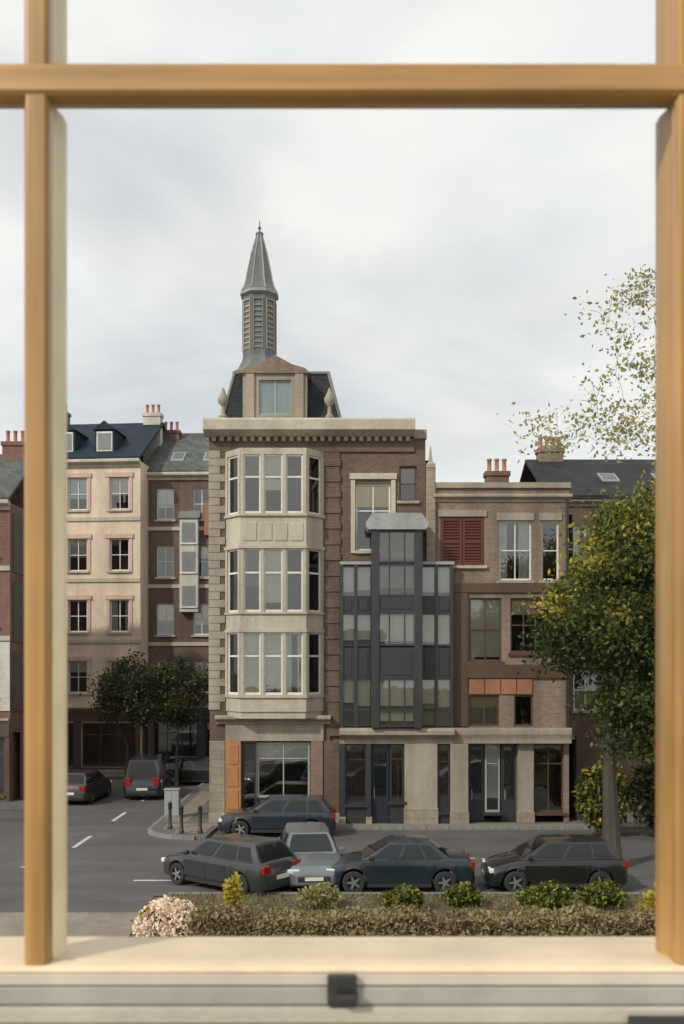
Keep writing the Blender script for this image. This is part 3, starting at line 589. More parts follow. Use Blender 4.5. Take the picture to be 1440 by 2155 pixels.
Fh, Fr = house('cream_house', (-19.35, 59.2, 0), R(-5), 'tall cream and pink rendered house with dark blue slate roof', 7.55, 18.4, 10, m_render, m_white, 4, 3, (1.15, 1.9), 2, m_brown, m_slateb, 3.2, m_pink, None, True, ((.8, 5, 4.2, m_brickt), (6.9, 5, 4.0, m_pale)))
for x in (2.2, 4.6):                                   # dormers in the blue slate
    d = MB().box(x, x+1.2, .6, 3.0, 19.0, 20.4).build('dormer', m_slateb, Fh); MB().prism([(x-.12, 20.4), (x+1.32, 20.4), (x+.6, 20.95)], 'y', .5, 3).build('dormer_roof', m_slateb, d); bx('dormer_window', m_white, d, x+.12, x+1.08, .56, .6-.003, 19.1, 20.3); bx('pane', m_glass, d, x+.2, x+1.0, .54, .557, 19.2, 20.2)
Gh, Gr = house('brown_house', (-11.75, 60.2, 0), R(-2), 'brown brick house with white bay windows and red chimney behind the street trees', 6.6, 17.9, 10, m_brick, m_white, 4, 3, (1.05, 1.9), 2, m_dark, m_slateg, 3.4, None, [m_curt, m_blind, None], True, ((.6, 4.2, 3.6, m_brick),))
wb = MB().box(2.05, 3.15, -.45, -.002, 9.6, 15.2).build('white_bay', m_pale, Gh)
for z in (9.95, 12.0, 13.75): 
    bx('pane', m_glass, wb, 2.2, 3.0, -.47, -.453, z, z+1.2); bx('sill', m_white, wb, 2.1, 3.1, -.52, -.454, z-.12, z-.02)
MB().prism([(-.55, 15.2), (-.003, 15.2), (-.003, 15.7)], 'x', 1.95, 3.25).build('bay_roof', m_lead, wb)
bx('red_panel', m_terra, Gh, 3.5, 4.35, -.25, -.004, 14.2, 16.2, bevel=.02)['label'] = 'terracotta red panel on the brick front'
skylight(Gr, (1.2, 3.2), 18.1, .653, 1.0, 2.0)
Hh, Hr = house('red_brick_house', (-26.5, 46, 0), R(0), 'red brick house with pale rendered middle floors above a brown shop', 11.2, 13.9, 7.5, m_brickr, m_white, 3, 5, (1.1, 1.8), 3, m_brown, m_slateg, 2.6, None, None, True, ((1, 4.5, 3.6, m_brickr), (10.2, 3.8, 3.6, m_brickr)), z_first=4.2)
for i in range(6):                                     # pale render between the windows of the lower floors
    x0 = 0 if i == 0 else 11.2*(i-.5)/5+.57; x1 = 11.2 if i == 5 else 11.2*(i+.5)/5-.57
    bx('render_panel', m_pale, Hh, x0+.004, x1-.004, -.045, -.006, 4.3, 7.48); 
# distant grey house roofs past the corner building
Ih, Ir = house('grey_house', (-34, 72, 0), R(6), 'far pale grey rendered house with slate roof beyond the cream house', 13, 19.5, 9, m_pale, m_white, 5, 5, (1.0, 1.7), 3, m_dark, m_slateg, 3.0, None, None, True, ((2, 4.5, 4, m_brickt), (11, 4.5, 4, m_brickt)))

# ------------------------------------------------------------------ trees, hedge, shrubs, grass
def leaf_mesh(name, pts, size, tones, mat, parent, rng, flat=0.0, lng=1.5):
    n = len(pts); P = np.asarray(pts, dtype=np.float64)
    nrm = rng.normal(size=(n, 3)); nrm[:, 2] += flat; nrm /= np.linalg.norm(nrm, axis=1)[:, None]
    u = np.cross(nrm, rng.normal(size=(n, 3))); u /= np.linalg.norm(u, axis=1)[:, None]; w = np.cross(nrm, u)
    s = (size*rng.uniform(.6, 1.25, n))[:, None]
    a = P-u*s*.5*lng; c = P+u*s*.5*lng; b = P+w*s*.42-nrm*s*.12; d = P-w*s*.42-nrm*s*.12
    V = np.stack([a, b, c, d], 1).reshape(-1, 3)
    me = bpy.data.meshes.new(name); me.vertices.add(4*n); me.vertices.foreach_set('co', V.ravel())
    me.loops.add(4*n); me.loops.foreach_set('vertex_index', np.arange(4*n, dtype=np.int32))
    me.polygons.add(n); me.polygons.foreach_set('loop_start', np.arange(0, 4*n, 4, dtype=np.int32)); me.polygons.foreach_set('loop_total', np.full(n, 4, dtype=np.int32))
    me.update(calc_edges=True); at = me.attributes.new('tone', 'FLOAT', 'POINT'); at.data.foreach_set('value', np.repeat(np.asarray(tones, dtype=np.float32), 4))
    me.materials.append(mat); o = bpy.data.objects.new(name, me); COL.objects.link(o); o.parent = parent; return o
m_bark = stone_mat('bark', (0.075, 0.062, 0.05), 0.5); m_barkp = stone_mat('bark_pale', (0.25, 0.23, 0.2), 0.5)
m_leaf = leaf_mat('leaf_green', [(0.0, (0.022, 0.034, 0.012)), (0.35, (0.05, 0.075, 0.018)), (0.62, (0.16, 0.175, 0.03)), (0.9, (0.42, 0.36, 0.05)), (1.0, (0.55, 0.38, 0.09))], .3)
m_leafp = leaf_mat('leaf_pale', [(0.0, (0.2, 0.2, 0.09)), (0.5, (0.38, 0.36, 0.16)), (1.0, (0.55, 0.48, 0.22))], .5)
m_leafd = leaf_mat('leaf_dark', [(0.0, (0.03, 0.038, 0.02)), (0.5, (0.06, 0.068, 0.03)), (1.0, (0.11, 0.11, 0.05))], .3)
m_leafb = leaf_mat('leaf_beech', [(0.0, (0.14, 0.10, 0.055)), (0.4, (0.26, 0.19, 0.11)), (0.75, (0.28, 0.24, 0.11)), (1.0, (0.38, 0.33, 0.17))], .25)
m_leafy = leaf_mat('leaf_yellow', [(0.0, (0.26, 0.23, 0.04)), (0.5, (0.5, 0.4, 0.06)), (1.0, (0.65, 0.5, 0.1))], .4)
m_bloom = leaf_mat('bloom_peach', [(0.0, (0.84, 0.62, 0.5)), (0.5, (0.9, 0.74, 0.6)), (1.0, (0.92, 0.85, 0.74))], .3)

def tree(name, loc, label, trunk_h, trunk_r, lobes, ncl, per, rc, size, mat, bark, seed, tone, flat=0.3, group=None, lean=(0, 0)):
    rng = np.random.default_rng(seed); o = thing(name, loc, label, 'tree', 0, group)
    top = Vector((lean[0], lean[1], trunk_h)); nodes = []; k0 = 7; tp = []
    for k in range(k0+1):
        t = k/k0; p = Vector((lean[0]*t*t+rng.normal()*.06*t, lean[1]*t*t+rng.normal()*.06*t, trunk_h*t)); tp.append(p); nodes.append((p, trunk_r*(1-.75*t)))
    tb = MB(); tb.tube([tp[0]+Vector((0, 0, -.1))]+tp, [trunk_r*1.45]+[trunk_r*(1-.75*i/k0)*(1.2 if i == 0 else 1) for i in range(k0+1)], 9)
    cen = []
    wsum = sum(l[6] for l in lobes)
    for l in lobes:
        for _ in range(int(ncl*l[6]/wsum)):
            d = rng.normal(size=3); d /= np.linalg.norm(d); r = rng.uniform(.35, 1.0)**.5*(1+rng.normal()*.08)
            cen.append(Vector((l[0]+d[0]*l[3]*r, l[1]+d[1]*l[4]*r, l[2]+d[2]*l[5]*r)))
    cen.sort(key=lambda c: min((c-n[0]).length for n in nodes))
    br = MB()
    for c in cen:
        best = min(((c-n[0]).length*(1.0+(0.9 if n[0].z > c.z-.1 else 0)), i) for i, n in enumerate(nodes) if i > 2 or n[0].z > trunk_h*.3)[1]
        p, r = nodes[best]; L = (c-p).length; n = max(2, int(L/.7)); r0 = min(r*.7, .018+.03*L); pts = [p]; rr = [r0]
        for k in range(1, n+1):
            t = k/n; q = p.lerp(c, t)+Vector((rng.normal()*.07*L*(1-t), rng.normal()*.07*L*(1-t), .14*L*math.sin(math.pi*t)+rng.normal()*.03)); rk = max(r0*(1-.72*t), .008)
            pts.append(q); rr.append(rk); nodes.append((q, rk))
        br.tube(pts, rr, 5)
    tb.v, tb.f = tb.v, tb.f; trunk = tb.build('trunk', bark, o, smooth=True); br.build('branches', bark, o, fix=False)
    pts = []; tones = []
    for c in cen:
        m = int(per*rng.uniform(.5, 1.5)); g = rng.normal(size=(m, 3))*np.array([rc, rc, rc*.62])*rng.uniform(.7, 1.25); base = tone(c, rng)
        pts.append(g+np.array(c)); tones.append(np.clip(base+rng.normal(size=m)*.05, 0, 1))
    leaf_mesh('crown', np.concatenate(pts), size, np.concatenate(tones), mat, o, rng, flat)
    return o
def tone_sunlit(c, rng):  # autumn yellow, stronger at top and left: sunlight put into the leaf colour
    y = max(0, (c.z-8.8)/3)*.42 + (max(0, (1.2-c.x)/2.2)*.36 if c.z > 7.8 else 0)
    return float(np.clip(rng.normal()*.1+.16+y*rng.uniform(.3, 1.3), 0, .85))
tree('lime_tree', (8.5, 31.5, 0), 'large dense dark green tree with yellowing leaves, sunlight coloured into its top and left edges, beside the brick building', 6.2, .33,
     [(1.3, 0, 8.4, 2.5, 2.4, 2.7, 1.0), (-.6, -.2, 7.6, 1.5, 1.6, 1.5, .4), (2.6, .2, 11.0, 1.8, 1.8, 1.8, .55), (3.3, 0, 8.0, 2.6, 2.2, 3.0, .7), (1.6, -.5, 4.9, 2.0, 1.6, 1.3, .4), (.75, 0, 10.3, 1.2, 1.2, 1.3, .28)], 350, 215, .44, .125, m_leaf, m_bark, 3, tone_sunlit)
tree('birch_tree', (13.6, 36, 0), 'tall airy tree with sparse pale yellow leaves against the sky', 15.5, .24,
     [(-2.3, 0, 18.6, 2.2, 1.6, 2.0, 1.0), (-3.2, 0, 16.0, 2.4, 1.6, 1.2, .5), (-4.6, 0, 14.8, 2.8, 1.4, .8, .7), (-.6, 0, 15.4, 2.3, 2.0, 2.6, .5), (-1.6, 0, 20.3, 1.6, 1.2, .8, .5)], 180, 19, .38, .13, m_leafp, m_barkp, 11, lambda c, rng: rng.uniform(0, .6), 0.1)
tree('street_tree', (-11.1, 51.5, 0), 'small dark leafy street tree in front of the cream house', 3.0, .13,
     [(0, 0, 4.9, 1.35, 1.3, 1.9, 1)], 80, 85, .32, .13, m_leafd, m_bark, 21, lambda c, rng: rng.uniform(0, .6), .3, 'street trees')
tree('street_tree', (-8.7, 52.5, 0), 'small dark leafy street tree in front of the brown house', 3.0, .13,
     [(0, 0, 5.0, 1.25, 1.2, 1.7, 1)], 70, 85, .32, .13, m_leafd, m_bark, 22, lambda c, rng: rng.uniform(0, .6), .3, 'street trees')
def bush(name, loc, label, cat, rad, n, size, mat, seed, bloom=None, group=None):
    rng = np.random.default_rng(seed); o = thing(name, loc, label, cat, 0, group); st = MB()
    for k in range(9):
        a = rng.uniform(0, 6.28); p = Vector((rad[0]*.7*math.cos(a), rad[1]*.7*math.sin(a), rad[2]*rng.uniform(1.0, 1.7))); st.tube([(0.04*math.cos(a), .04*math.sin(a), -.05), p*.5+Vector((0, 0, .12)), p], [.02, .013, .006], 5)
    st.build('stems', m_bark, o)
    d = rng.normal(size=(n, 3)); d /= np.linalg.norm(d, axis=1)[:, None]; r = rng.uniform(.3, 1, n)**.45*(1+.18*np.sin(5*d[:, 0]+3*d[:, 1])+rng.normal(size=n)*.06)
    P = d*np.array(rad)*r[:, None]+np.array([0, 0, rad[2]*1.02]); P = P[P[:, 2] > .02]
    leaf_mesh('foliage', P, size, rng.uniform(0, .65, len(P)), mat, o, rng, .4)
    if bloom:
        for k in range(bloom):
            a = rng.normal(size=3); a /= np.linalg.norm(a); a[2] = abs(a[2]); a[1] = -abs(a[1]) if rng.random() < .6 else a[1]; c = a*np.array(rad)*1.02+np.array([0, 0, rad[2]])
            q = rng.normal(size=(46, 3)); q /= np.linalg.norm(q, axis=1)[:, None]
            leaf_mesh('flower_head', q*.13+c, .085, rng.uniform(0, .66, 46), m_bloom, o, rng, 0, 1.0)
    return o
bush('flowering_shrub', (-3.72, 21.6, .06), 'rounded shrub covered in pale peach pink flower heads', 'shrub', (.66, .5, .6), 1300, .1, m_leaf, 31, 75)
bush('yellow_shrub', (-2.68, 24.6, .09), 'upright yellow green shrub at the end of the hedge', 'shrub', (.24, .24, .56), 800, .1, m_leafy, 32)
bush('yellow_shrub', (7.4, 23.4, .09), 'yellow leaved shrub growing under the large tree', 'shrub', (.4, .4, .55), 900, .1, m_leafy, 33)
bush('pale_shrub', (-.55, 26.0, .09), 'low pale green shrub behind the hedge by the silver car', 'shrub', (.55, .4, .3), 900, .09, m_leafp, 34)
for k, (x, y, rr) in enumerate(((1.6, 25.6, .55), (3.2, 26.2, .5), (5.2, 25.4, .7), (6.8, 26.0, .6))):
    bush('green_shrub', (x, y, .09), ['low green shrub on the verge beneath the grey blue car doors', 'small green shrub on the verge at the grey blue car rear wheel', 'widest green shrub on the verge below the black car bonnet', 'green shrub on the verge below the black car doors'][k], 'shrub', (rr, rr*.8, rr*.55), 1200, .1, m_leaf, 40+k, None, 'green shrubs on the verge')
bush('laurel_shrub', (9.8, 37.4, .12), 'tall olive green shrub against the brick wall left of the trunk', 'shrub', (.9, .7, 1.35), 3000, .16, m_leaf, 51)
bush('laurel_shrub', (12.0, 37.2, .12), 'tall dark leafy shrub against the brick wall under the airy tree', 'shrub', (1.2, .8, 1.5), 3500, .16, m_leafd, 52)
# beech hedge
rng = np.random.default_rng(77)
hd = thing('beech_hedge', (0, 20.4, .09), 'clipped brown and olive beech hedge in front of the verge', 'hedge'); hs = MB()
for k in range(60):
    x = -3.0+k*.27; hs.tube([(x, 0, -.05), (x+rng.normal()*.05, rng.normal()*.1, .6), (x+rng.normal()*.1, rng.normal()*.2, 1.05)], [.02, .015, .008], 5)
hs.build('stems', m_bark, hd)
n = 34000; X = rng.uniform(-3.1, 13.2, n); u_ = rng.uniform(0, 1, n); hz = 1.2+.05*np.sin(X*1.7)+.05*np.sin(X*5.1+1)
side = rng.random(n); Y = np.where(side < .5, rng.uniform(-.42, .42, n), np.where(side < .85, -.4+rng.exponential(.06, n), .4-rng.exponential(.06, n)))
Z = np.where(side < .5, hz-rng.exponential(.07, n), rng.uniform(.05, 1, n)*hz)+rng.normal(size=n)*.03
leaf_mesh('foliage', np.stack([X, Y, Z], 1), .085, np.clip(.32+.25*np.sin(X*.9)*np.sin(X*2.3+.4)+rng.normal(size=n)*.12, 0, .66), m_leafb, hd, rng, .3)
# rough grass and fallen leaves on the verge
n = 26000; X = rng.uniform(-4.7, 16, n); Y = rng.uniform(20.9, 27.4, n); h = rng.uniform(.05, .2, n); an = rng.uniform(0, 6.28, n); wd = .012; lx = rng.normal(size=n)*.05; ly = rng.normal(size=n)*.05
V = np.stack([np.stack([X-wd*np.cos(an), Y-wd*np.sin(an), np.full(n, .085)], 1), np.stack([X+wd*np.cos(an), Y+wd*np.sin(an), np.full(n, .085)], 1), np.stack([X+lx, Y+ly, .09+h], 1)], 1).reshape(-1, 3)
me = bpy.data.meshes.new('grass'); me.vertices.add(3*n); me.vertices.foreach_set('co', V.ravel()); me.loops.add(3*n); me.loops.foreach_set('vertex_index', np.arange(3*n, dtype=np.int32))
me.polygons.add(n); me.polygons.foreach_set('loop_start', np.arange(0, 3*n, 3, dtype=np.int32)); me.polygons.foreach_set('loop_total', np.full(n, 3, dtype=np.int32)); me.update(calc_edges=True)
at = me.attributes.new('tone', 'FLOAT', 'POINT'); at.data.foreach_set('value', np.repeat(rng.uniform(.1, .6, n).astype(np.float32), 3))
me.materials.append(leaf_mat('grass_blade', [(0, (.08, .085, .035)), (.5, (.16, .15, .07)), (1, (.26, .22, .12))], .3)); gr = bpy.data.objects.new('grass', me); COL.objects.link(gr); tag(gr, 'rough olive grass on the verge behind the hedge', 'grass', kind='stuff')
n = 3500; P = np.stack([rng.uniform(-8, 16, n), rng.uniform(21, 27.4, n), np.full(n, .12)], 1); P = P[P[:, 0] > -4.7]
lf = leaf_mesh('fallen_leaves', P, .1, rng.uniform(0, .6, len(P)), m_leafb, None, rng, 3.0); tag(lf, 'brown fallen leaves scattered over the verge', 'leaves', kind='stuff')

# ------------------------------------------------------------------ cars
m_tyre = plain('tyre', (0.022, 0.022, 0.023), 0.85); m_rim = plain('alloy', (0.42, 0.43, 0.44), 0.35, 0.8)
M = NT('car_glass'); M.color((0.012, 0.015, 0.017)); M.rough(0.03); M.b.inputs['Specular IOR Level'].default_value = 0.45; m_cglass = M.m
M = NT('tail_lamp'); M.color((0.24, 0.012, 0.01)); M.rough(0.15); m_tail = M.m
M = NT('head_lamp'); M.color((0.6, 0.62, 0.64)); M.rough(0.1); m_head = M.m
m_trim = plain('black_trim', (0.02, 0.02, 0.022), 0.6); m_plate = plain('number_plate', (0.65, 0.62, 0.5), 0.5)
def car_paint(name, c):
    M = NT(name); d = M.ramp(M.noise(M.coord(), 1.2, 3), [(0.3, 0.95), (0.7, 1.05)]); M.color(M.mix(1.0, c, d, 'MULTIPLY')); M.rough(0.3)
    M.b.inputs['Metallic'].default_value = 0.25; M.b.inputs['Coat Weight'].default_value = 0.7; M.b.inputs['Coat Roughness'].default_value = 0.08; return M.m
def interp(p, x):
    for (a, b), (c, d) in zip(p, p[1:]):
        if x <= c: t = (x-a)/(c-a); return b+(d-b)*t
    return p[-1][1]
def car(loc, rz, label, paint, L=4.3, W=1.78, H=1.46, style='hatch', name='parked_car', group=None):
    o = thing(name, loc, label, 'car', rz, group); h = L/2; wb = L*.30; wr = .315; ar = .375
    rear_deck = .98 if style != 'saloon' else .96
    top = [(-h, .70), (-h+.06, .86), (-h+.16, rear_deck), (-h+.9, 1.0), (.55, .96), (.95, .94), (h-.55, .84), (h-.15, .72), (h-.03, .6), (h, .5)]
    wid = [(-h, .80), (-h+.12, .93), (-h+.5, .99), (-.3, 1.0), (.8, .995), (h-.5, .95), (h-.12, .82), (h, .62)]
    st = np.linspace(-h, h, 76); vs = []; fs = []; rows_ = 0
    for s in st:
        w = W/2*interp(wid, s); zt = interp(top, s); zb = .2 if abs(s) < h-.1 else .27
        for c in (-wb, wb):
            if abs(s-c) < ar: zb = max(zb, wr+math.sqrt(ar*ar-(s-c)**2)*.98)
        zb = min(zb, zt-.12); half = []
        for (k, z) in ((.55, zb), (.93, zb), (.985, max(zb+.02, .34)), (1.0, max(zb+.04, .56)), (.985, max(zb+.06, zt-.16)), (.95, zt-.045), (.86, zt-.004), (.4, zt+.02)): half.append((w*k, min(z, zt+.02)))
        ring = [(s, -y, z) for y, z in half]+[(s, y, z) for y, z in reversed(half)]; vs += ring; rows_ = len(ring)
    n = rows_
    for i in range(len(st)-1):
        for k in range(n):
            k2 = (k+1) % n; fs.append((i*n+k, i*n+k2, (i+1)*n+k2, (i+1)*n+k))
    fs += [tuple(range(n)), tuple(range((len(st)-1)*n, len(st)*n))[::-1]]
    body = MB().add(vs, fs).build('body', paint, o, smooth=True)
    # cabin
    if style == 'van': base = (-h+.1, 1.3); rf_ = (-h+.18, .65)
    elif style == 'saloon': base = (-h+.62, 1.05); rf_ = (-h+1.25, .25)
    else: base = (-h+.14, 1.05); rf_ = (-h+.52, .28)
    zb_ = .93; zr = H-.04; wb0, wr0 = W/2*.93, W/2*.70
    def cab(t, s, side):   # point on the cabin side: t 0 rear..1 front, s 0 base..1 roof
        x = (base[0]+(base[1]-base[0])*t)*(1-s)+(rf_[0]+(rf_[1]-rf_[0])*t)*s; z = zb_+(zr-zb_)*s
        bul = .035*math.sin(math.pi*s); e = (1-.10*abs(2*t-1)**3); return Vector((x, side*((wb0*(1-s)+wr0*s)*e+bul), z))
    vs = []; fs = []; nt_, ns_ = 12, 6; idx = {}
    for side in (-1, 1):
        for i in range(nt_+1):
            for j in range(ns_+1): idx[(side, i, j)] = len(vs); vs.append(cab(i/nt_, j/ns_, side))
    for side in (-1, 1):
        for i in range(nt_):
            for j in range(ns_): fs.append((idx[(side, i, j)], idx[(side, i+1, j)], idx[(side, i+1, j+1)], idx[(side, i, j+1)]))
    ctr = {}
    for i in (0, nt_):
        for j in range(ns_): fs.append((idx[(-1, i, j)], idx[(1, i, j)], idx[(1, i, j+1)], idx[(-1, i, j+1)]))
    ridge = []
    for i in range(nt_+1):
        p = cab(i/nt_, 1, 1); ridge.append(len(vs)); vs.append(Vector((p.x, 0, zr+.045*math.sin(math.pi*(.12+.76*i/nt_)))))
    for i in range(nt_):
        for side in (-1, 1): fs.append((idx[(side, i, ns_)], idx[(side, i+1, ns_)], ridge[i+1], ridge[i]))
    for i in (0, nt_): fs.append((idx[(-1, i, ns_)], idx[(1, i, ns_)], ridge[i]))
    MB().add(vs, fs).build('cabin', paint, o, smooth=True)
    def panel(nm, t0, t1, s0, s1, side, off=.008, sl0=0, sl1=0):
        q = []; m_ = 6
        for i in range(m_+1):
            for j in range(m_+1):
                s = s0+(s1-s0)*j/m_; ta = t0+sl0*j/m_; tb_ = t1+sl1*j/m_; p = cab(ta+(tb_-ta)*i/m_, s, side); q.append((p.x, p.y+side*off, p.z+.002))
        f = [(i*(m_+1)+j, (i+1)*(m_+1)+j, (i+1)*(m_+1)+j+1, i*(m_+1)+j+1) for i in range(m_) for j in range(m_)]
        return MB().add(q, f).build(nm, m_cglass, o, smooth=True)
    for side in (-1, 1):
        if style != 'van':
            panel('side_window', .08, .27, .12, .86, side); panel('side_window', .30, .58, .1, .88, side)
        panel('side_window', .62, .93, .1, .88, side)
    for nm, t, sg in (('windscreen', 1, 1), ('rear_window', 0, -1)):
        q = []; f = []; m_ = 6
        for i in range(m_+1):
            for j in range(m_+1):
                s = .1+.82*j/m_; a = cab(t, s, -1); b = cab(t, s, 1); p = a.lerp(b, .07+.86*i/m_); q.append((p.x+sg*.012, p.y, p.z+.004))
        f = [(i*(m_+1)+j, (i+1)*(m_+1)+j, (i+1)*(m_+1)+j+1, i*(m_+1)+j+1) for i in range(m_) for j in range(m_)]
        MB().add(q, f).build(nm, m_cglass, o, smooth=True)
    for sx in (-wb, wb):
        for sy in (-1, 1):
            y = sy*(W/2-.11)
            prof = [(.19, -.1), (.29, -.1), (wr, -.07), (wr, .07), (.29, .1), (.19, .1)]
            wh = MB(); seg = 28; vs = []; fs = []
            for (r_, yy) in prof:
                for k in range(seg): a = 2*math.pi*k/seg; vs.append((r_*math.cos(a), yy, r_*math.sin(a)))
            for i in range(len(prof)):
                i2 = (i+1) % len(prof)
                for k in range(seg): k2 = (k+1) % seg; fs.append((i*seg+k, i*seg+k2, i2*seg+k2, i2*seg+k))
            t_ = wh.add(vs, fs).build('wheel', m_tyre, o, smooth=True); t_.location = (sx, y, wr)
            rm = MB()
            for k in range(5):
                a = 2*math.pi*k/5; c_, s_ = math.cos(a), math.sin(a); pts = [(.05, -.03), (.195, -.028), (.195, .028), (.05, .03)]
                rm.prism([(p*c_-q*s_, p*s_+q*c_) for p, q in pts], 'y', sy*.05, sy*.085)
            rm.prism([(.07*math.cos(2*math.pi*k/10), .07*math.sin(2*math.pi*k/10)) for k in range(10)], 'y', sy*.045, sy*.09)
            rm.build('rim', m_rim, t_); bk_ = MB().prism([(.192*math.cos(2*math.pi*k/20), .192*math.sin(2*math.pi*k/20)) for k in range(20)], 'y', sy*.0, sy*.03).build('brake_disc', m_trim, t_)
    for sy in (-1, 1):
        y = sy*(W/2*.66); bx('headlight', m_head, o, h-.2, h-.06, y-.19, y+.19, .56, .69, bevel=.03)
        y = sy*(W/2*.70); bx('tail_light', m_tail, o, -h-.012, -h+.16, y-.15, y+.15, .68, .9 if style != 'van' else 1.1, bevel=.025)
        m_ = bx('wing_mirror', paint, o, .72, .86, sy*(W/2+.02)-.07, sy*(W/2+.02)+.09*(1 if sy > 0 else .6), .95, 1.07, bevel=.03)
        for (a, b) in ((-.72, .02), (.06, .92)):
            d = bx('door', paint, o, a, b, sy*(W/2*.996)-.004, sy*(W/2*.996)+.004, .36, .80, bevel=.003); bx('handle', m_trim, d, a+.06, a+.22, sy*(W/2+.0)-.012, sy*(W/2)+.018, .735, .765)
        bx('sill_trim', m_trim, o, -wb+ar, wb-ar, sy*(W/2*.985)-.01, sy*(W/2*.985)+.012, .2, .3)
    bx('bumper', m_trim, o, -h-.025, -h+.1, -W*.36, W*.36, .3, .46, bevel=.03); bx('grille', m_trim, o, h-.1, h+.012, -W*.26, W*.26, .34, .5, bevel=.02)
    bx('number_plate', m_plate, o, -h-.034, -h+.02, -.26, .26, .5, .61); bx('number_plate', m_plate, o, h-.02, h+.022, -.26, .26, .38, .48)
    return o
p_navy = car_paint('car_navy', (0.016, 0.022, 0.034)); p_black = car_paint('car_black', (0.014, 0.014, 0.015)); p_grey = car_paint('car_grey', (0.034, 0.037, 0.041))
p_silver = car_paint('car_silver', (0.15, 0.165, 0.18)); p_blue = car_paint('car_blue', (0.014, 0.026, 0.034)); p_brown = car_paint('car_brown', (0.05, 0.032, 0.028))
car((-2.45, 37.85, 0), R(180), 'dark navy car parked at the kerb under the bay window', p_navy, 4.4)
car((-3.3, 29.0, 0), R(180-38), 'dark grey car with red tail lights turning towards the side street', p_grey, 4.2)
car((-1.0, 30.0, 0), R(-84), 'silver car seen end on between the dark cars', p_silver, 4.3)
car((1.6, 28.75, 0), R(180), 'dark grey blue car parked beside the verge next to the silver car', p_blue, 4.25, style='saloon', H=1.44)
car((6.05, 28.75, 0), R(180), 'black car with red tail lights parked under the large tree', p_black, 3.95)
car((-9.6, 49.4, 0), R(94), 'dark navy van parked beneath the small street trees', p_navy, 4.7, 1.9, 1.95, 'van', 'parked_van')
car((-12.3, 47.5, 0), R(86), 'brown car parked beside the small street trees', p_brown, 4.2)
car((-7.7, 54.0, 0), R(0), 'black car parked in front of the brown house', p_black, 4.2)

# ------------------------------------------------------------------ street furniture
cb = thing('utility_cabinet', (-7.0, 41.2, .12), 'pale grey metal utility cabinet on the corner pavement', 'cabinet')
bx('cabinet_body', m_zinc, cb, -.3, .3, -.2, .2, .08, 1.15, bevel=.015); bx('plinth', m_kerb, cb, -.33, .33, -.23, .23, 0, .08); bx('lid', m_zinc, cb, -.33, .33, -.24, .24, 1.152, 1.2, bevel=.01)
d = bx('door', m_zinc, cb, -.28, -.01, -.212, -.202, .12, 1.1); bx('handle', m_iron, d, -.07, -.04, -.235, -.213, .55, .7); bx('door', m_zinc, cb, .01, .28, -.212, -.202, .12, 1.1)
for k, x in enumerate((-6.6, -6.0, -5.3)):
    b = thing('bollard', (x, 37.3 if k else 38.3, .12), ['black iron bollard beside the utility cabinet, farthest from the dark navy car', 'middle black iron bollard on the pavement corner', 'black iron bollard on the pavement corner closest to the dark navy car'][k], 'bollard', 0, 'bollards on the corner')
    MB().lathe([(.1, 0), (.1, .1), (.07, .14), (.06, .75), (.085, .78), (.085, .84), (.06, .86)], (0, 0, 0), 12).build('post', m_iron, b, smooth=True); MB().lathe([(.06, .86), (.09, .92), (.08, .99), (.02, 1.04)], (0, 0, 0), 12).build('cap', m_iron, b, smooth=True)

# ------------------------------------------------------------------ the window we look through, set in its wall
WY = 1.10; ZC = CAM_Z
wv, wh_, m_cream = wood_mat('pine_upright', 2), wood_mat('pine_rail', 0), paint_mat('cream_paint', (0.74, 0.60, 0.42), .4, .15)
W_ = thing('timber_window', (0, WY, ZC-.42), 'varnished golden pine window with glazing bars, transom and broad sill', 'window')
zb = lambda z: z+.42                                     # height relative to the camera -> local
GX = [-1.043, -.352, -.324, .369, .397, 1.09]            # edges of panes and bars
def bar_v(xa, xb, z0, z1, name, bead=None):
    # moulded upright: varnished face with chamfers inside, bead outside the glass with light or shade put into its colour
    p = [(xa+.004, 0), (xb-.004, 0), (xb, .005), (xb, .018), (xa, .018), (xa, .005)]
    o = MB().prism(p, 'z', zb(z0), zb(z1)).build(name, wv, W_, bevel=.0012)
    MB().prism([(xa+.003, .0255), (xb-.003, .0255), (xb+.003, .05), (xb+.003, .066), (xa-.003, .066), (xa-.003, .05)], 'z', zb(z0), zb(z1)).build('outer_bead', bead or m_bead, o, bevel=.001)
    return o
m_bead = paint_mat('bead_paint_lit', (0.90, 0.77, 0.54), 0.4, .1)  # pale cream stands in for light on the left bar's outer side
TR0, TR1 = .629, .664                                    # transom
bar_v(GX[1], GX[2], -.333, TR0+.004, 'glazing_bar'); bar_v(GX[3], GX[4], -.333, TR0+.004, 'glazing_bar', wv)  # right bar's bead in wood colour, its shaded side put into the colour
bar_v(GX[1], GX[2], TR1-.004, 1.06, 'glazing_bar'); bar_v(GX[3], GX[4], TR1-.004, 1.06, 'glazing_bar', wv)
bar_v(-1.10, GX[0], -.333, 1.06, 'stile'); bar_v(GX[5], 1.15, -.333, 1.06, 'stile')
MB().prism([(-.003, TR0+.42+.004), (.001, TR0+.42), (.018, TR0+.42), (.0182, TR1+.42), (.001, TR1+.42), (-.003, TR1+.42-.004)], 'x', GX[0]+.001, GX[5]-.001).build('transom', wh_, W_, bevel=.0012)
MB().prism([(.0255, TR0+.42+.004), (.05, TR0+.42+.012), (.06, TR1+.42), (.0255, TR1+.42)], 'x', GX[0]+.001, GX[5]-.001).build('outer_bead', wh_, W_, bevel=.001)
MB().box(-1.15, 1.2, -.002, .066, zb(1.06), zb(1.12)).build('head', wh_, W_, bevel=.003)
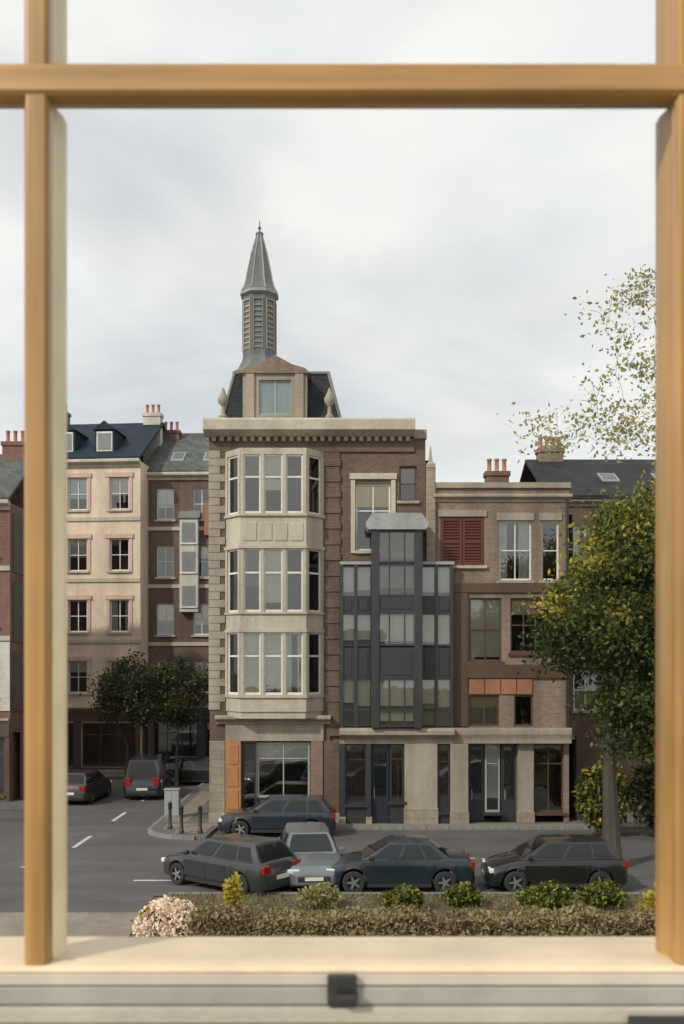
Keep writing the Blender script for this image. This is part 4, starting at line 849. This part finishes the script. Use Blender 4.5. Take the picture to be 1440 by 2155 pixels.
MB().prism([(-.004, zb(-.338)), (-.004, zb(-.335)), (.0, zb(-.331)), (.018, zb(-.330)), (.018, zb(-.338))], 'x', -1.15, 1.2).build('bottom_rail', m_cream, W_, bevel=.001)
MB().prism([(.0255, zb(-.352)), (.0255, zb(-.331)), (.13, zb(-.334)), (.13, zb(-.352))], 'x', -1.15, 1.2).build('outer_bead', m_cream, W_, bevel=.002)
MB().prism([(-.006, zb(-.351)), (-.006, zb(-.3385)), (.0184, zb(-.3385)), (.0184, zb(-.351))], 'x', -1.15, 1.2).build('frame_rail', paint_mat('painted_lip', (0.52, 0.47, 0.40), .5, .15), W_, bevel=.001)
MB().prism([(-.008, zb(-.372)), (-.008, zb(-.3525)), (.10, zb(-.3525)), (.10, zb(-.372))], 'x', -1.15, 1.2).build('frame_rail', stone_mat('painted_rail', (0.33, 0.33, 0.30), .15), W_, bevel=.002)
MB().prism([(-.014, zb(-.391)), (-.014, zb(-.373)), (.10, zb(-.373)), (.10, zb(-.391))], 'x', -1.15, 1.2).build('frame_rail', stone_mat('painted_rail_low', (0.42, 0.40, 0.34), .15), W_, bevel=.003)
MB().box(-1.3, 1.35, -.34, .1, zb(-.42), zb(-.392)).build('sill_board', wood_mat('pine_board', 0, (0.72, 0.62, 0.45)), W_, bevel=.006)
MB().prism([(.131, zb(-.42)), (.131, zb(-.372)), (.27, zb(-.41)), (.27, zb(-.44))], 'x', -1.15, 1.2).build('outer_sill', m_stonep, W_, bevel=.006)
for (a, b) in ((GX[0], GX[1]), (GX[2], GX[3]), (GX[4], GX[5])):
    for (c, d) in ((-.334, TR0+.002), (TR1-.002, 1.062)): bx('pane', m_clear, W_, a-.003, b+.003, .0195, .0235, zb(c), zb(d))
ct = MB().box(-.016, .016, -.017, -.0085, zb(-.371), zb(-.337)).build('catch', m_iron, W_, bevel=.002)
MB().box(-.006, .018, -.03, -.0165, zb(-.362), zb(-.354)).build('catch_lever', m_iron, ct, bevel=.002)
sb = MB().box(.31, .47, -.028, -.016, zb(-.3905), zb(-.38)).build('casement_stay', m_iron, W_, bevel=.002)
mb = wall_holes(MB(), -3.2, 3.3, 0, 9.2, 0, .26, [(-1.16, 1.21, ZC-.426, ZC+1.122)]); mb.add([(-3.2, .26, 0), (3.3, .26, 0), (3.3, .26, ZC-.426), (-3.2, .26, ZC-.426)], [(0, 1, 2, 3)]).add([(-3.2, .26, ZC+1.122), (3.3, .26, ZC+1.122), (3.3, .26, 9.2), (-3.2, .26, 9.2)], [(0, 1, 2, 3)])
mb.add([(-3.2, .26, ZC-.426), (-1.16, .26, ZC-.426), (-1.16, .26, ZC+1.122), (-3.2, .26, ZC+1.122)], [(0, 1, 2, 3)]).add([(1.21, .26, ZC-.426), (3.3, .26, ZC-.426), (3.3, .26, ZC+1.122), (1.21, .26, ZC+1.122)], [(0, 1, 2, 3)])
wl = mb.build('wall_window', m_pale); wl.location = (0, WY-.03, 0); tag(wl, kind='structure')
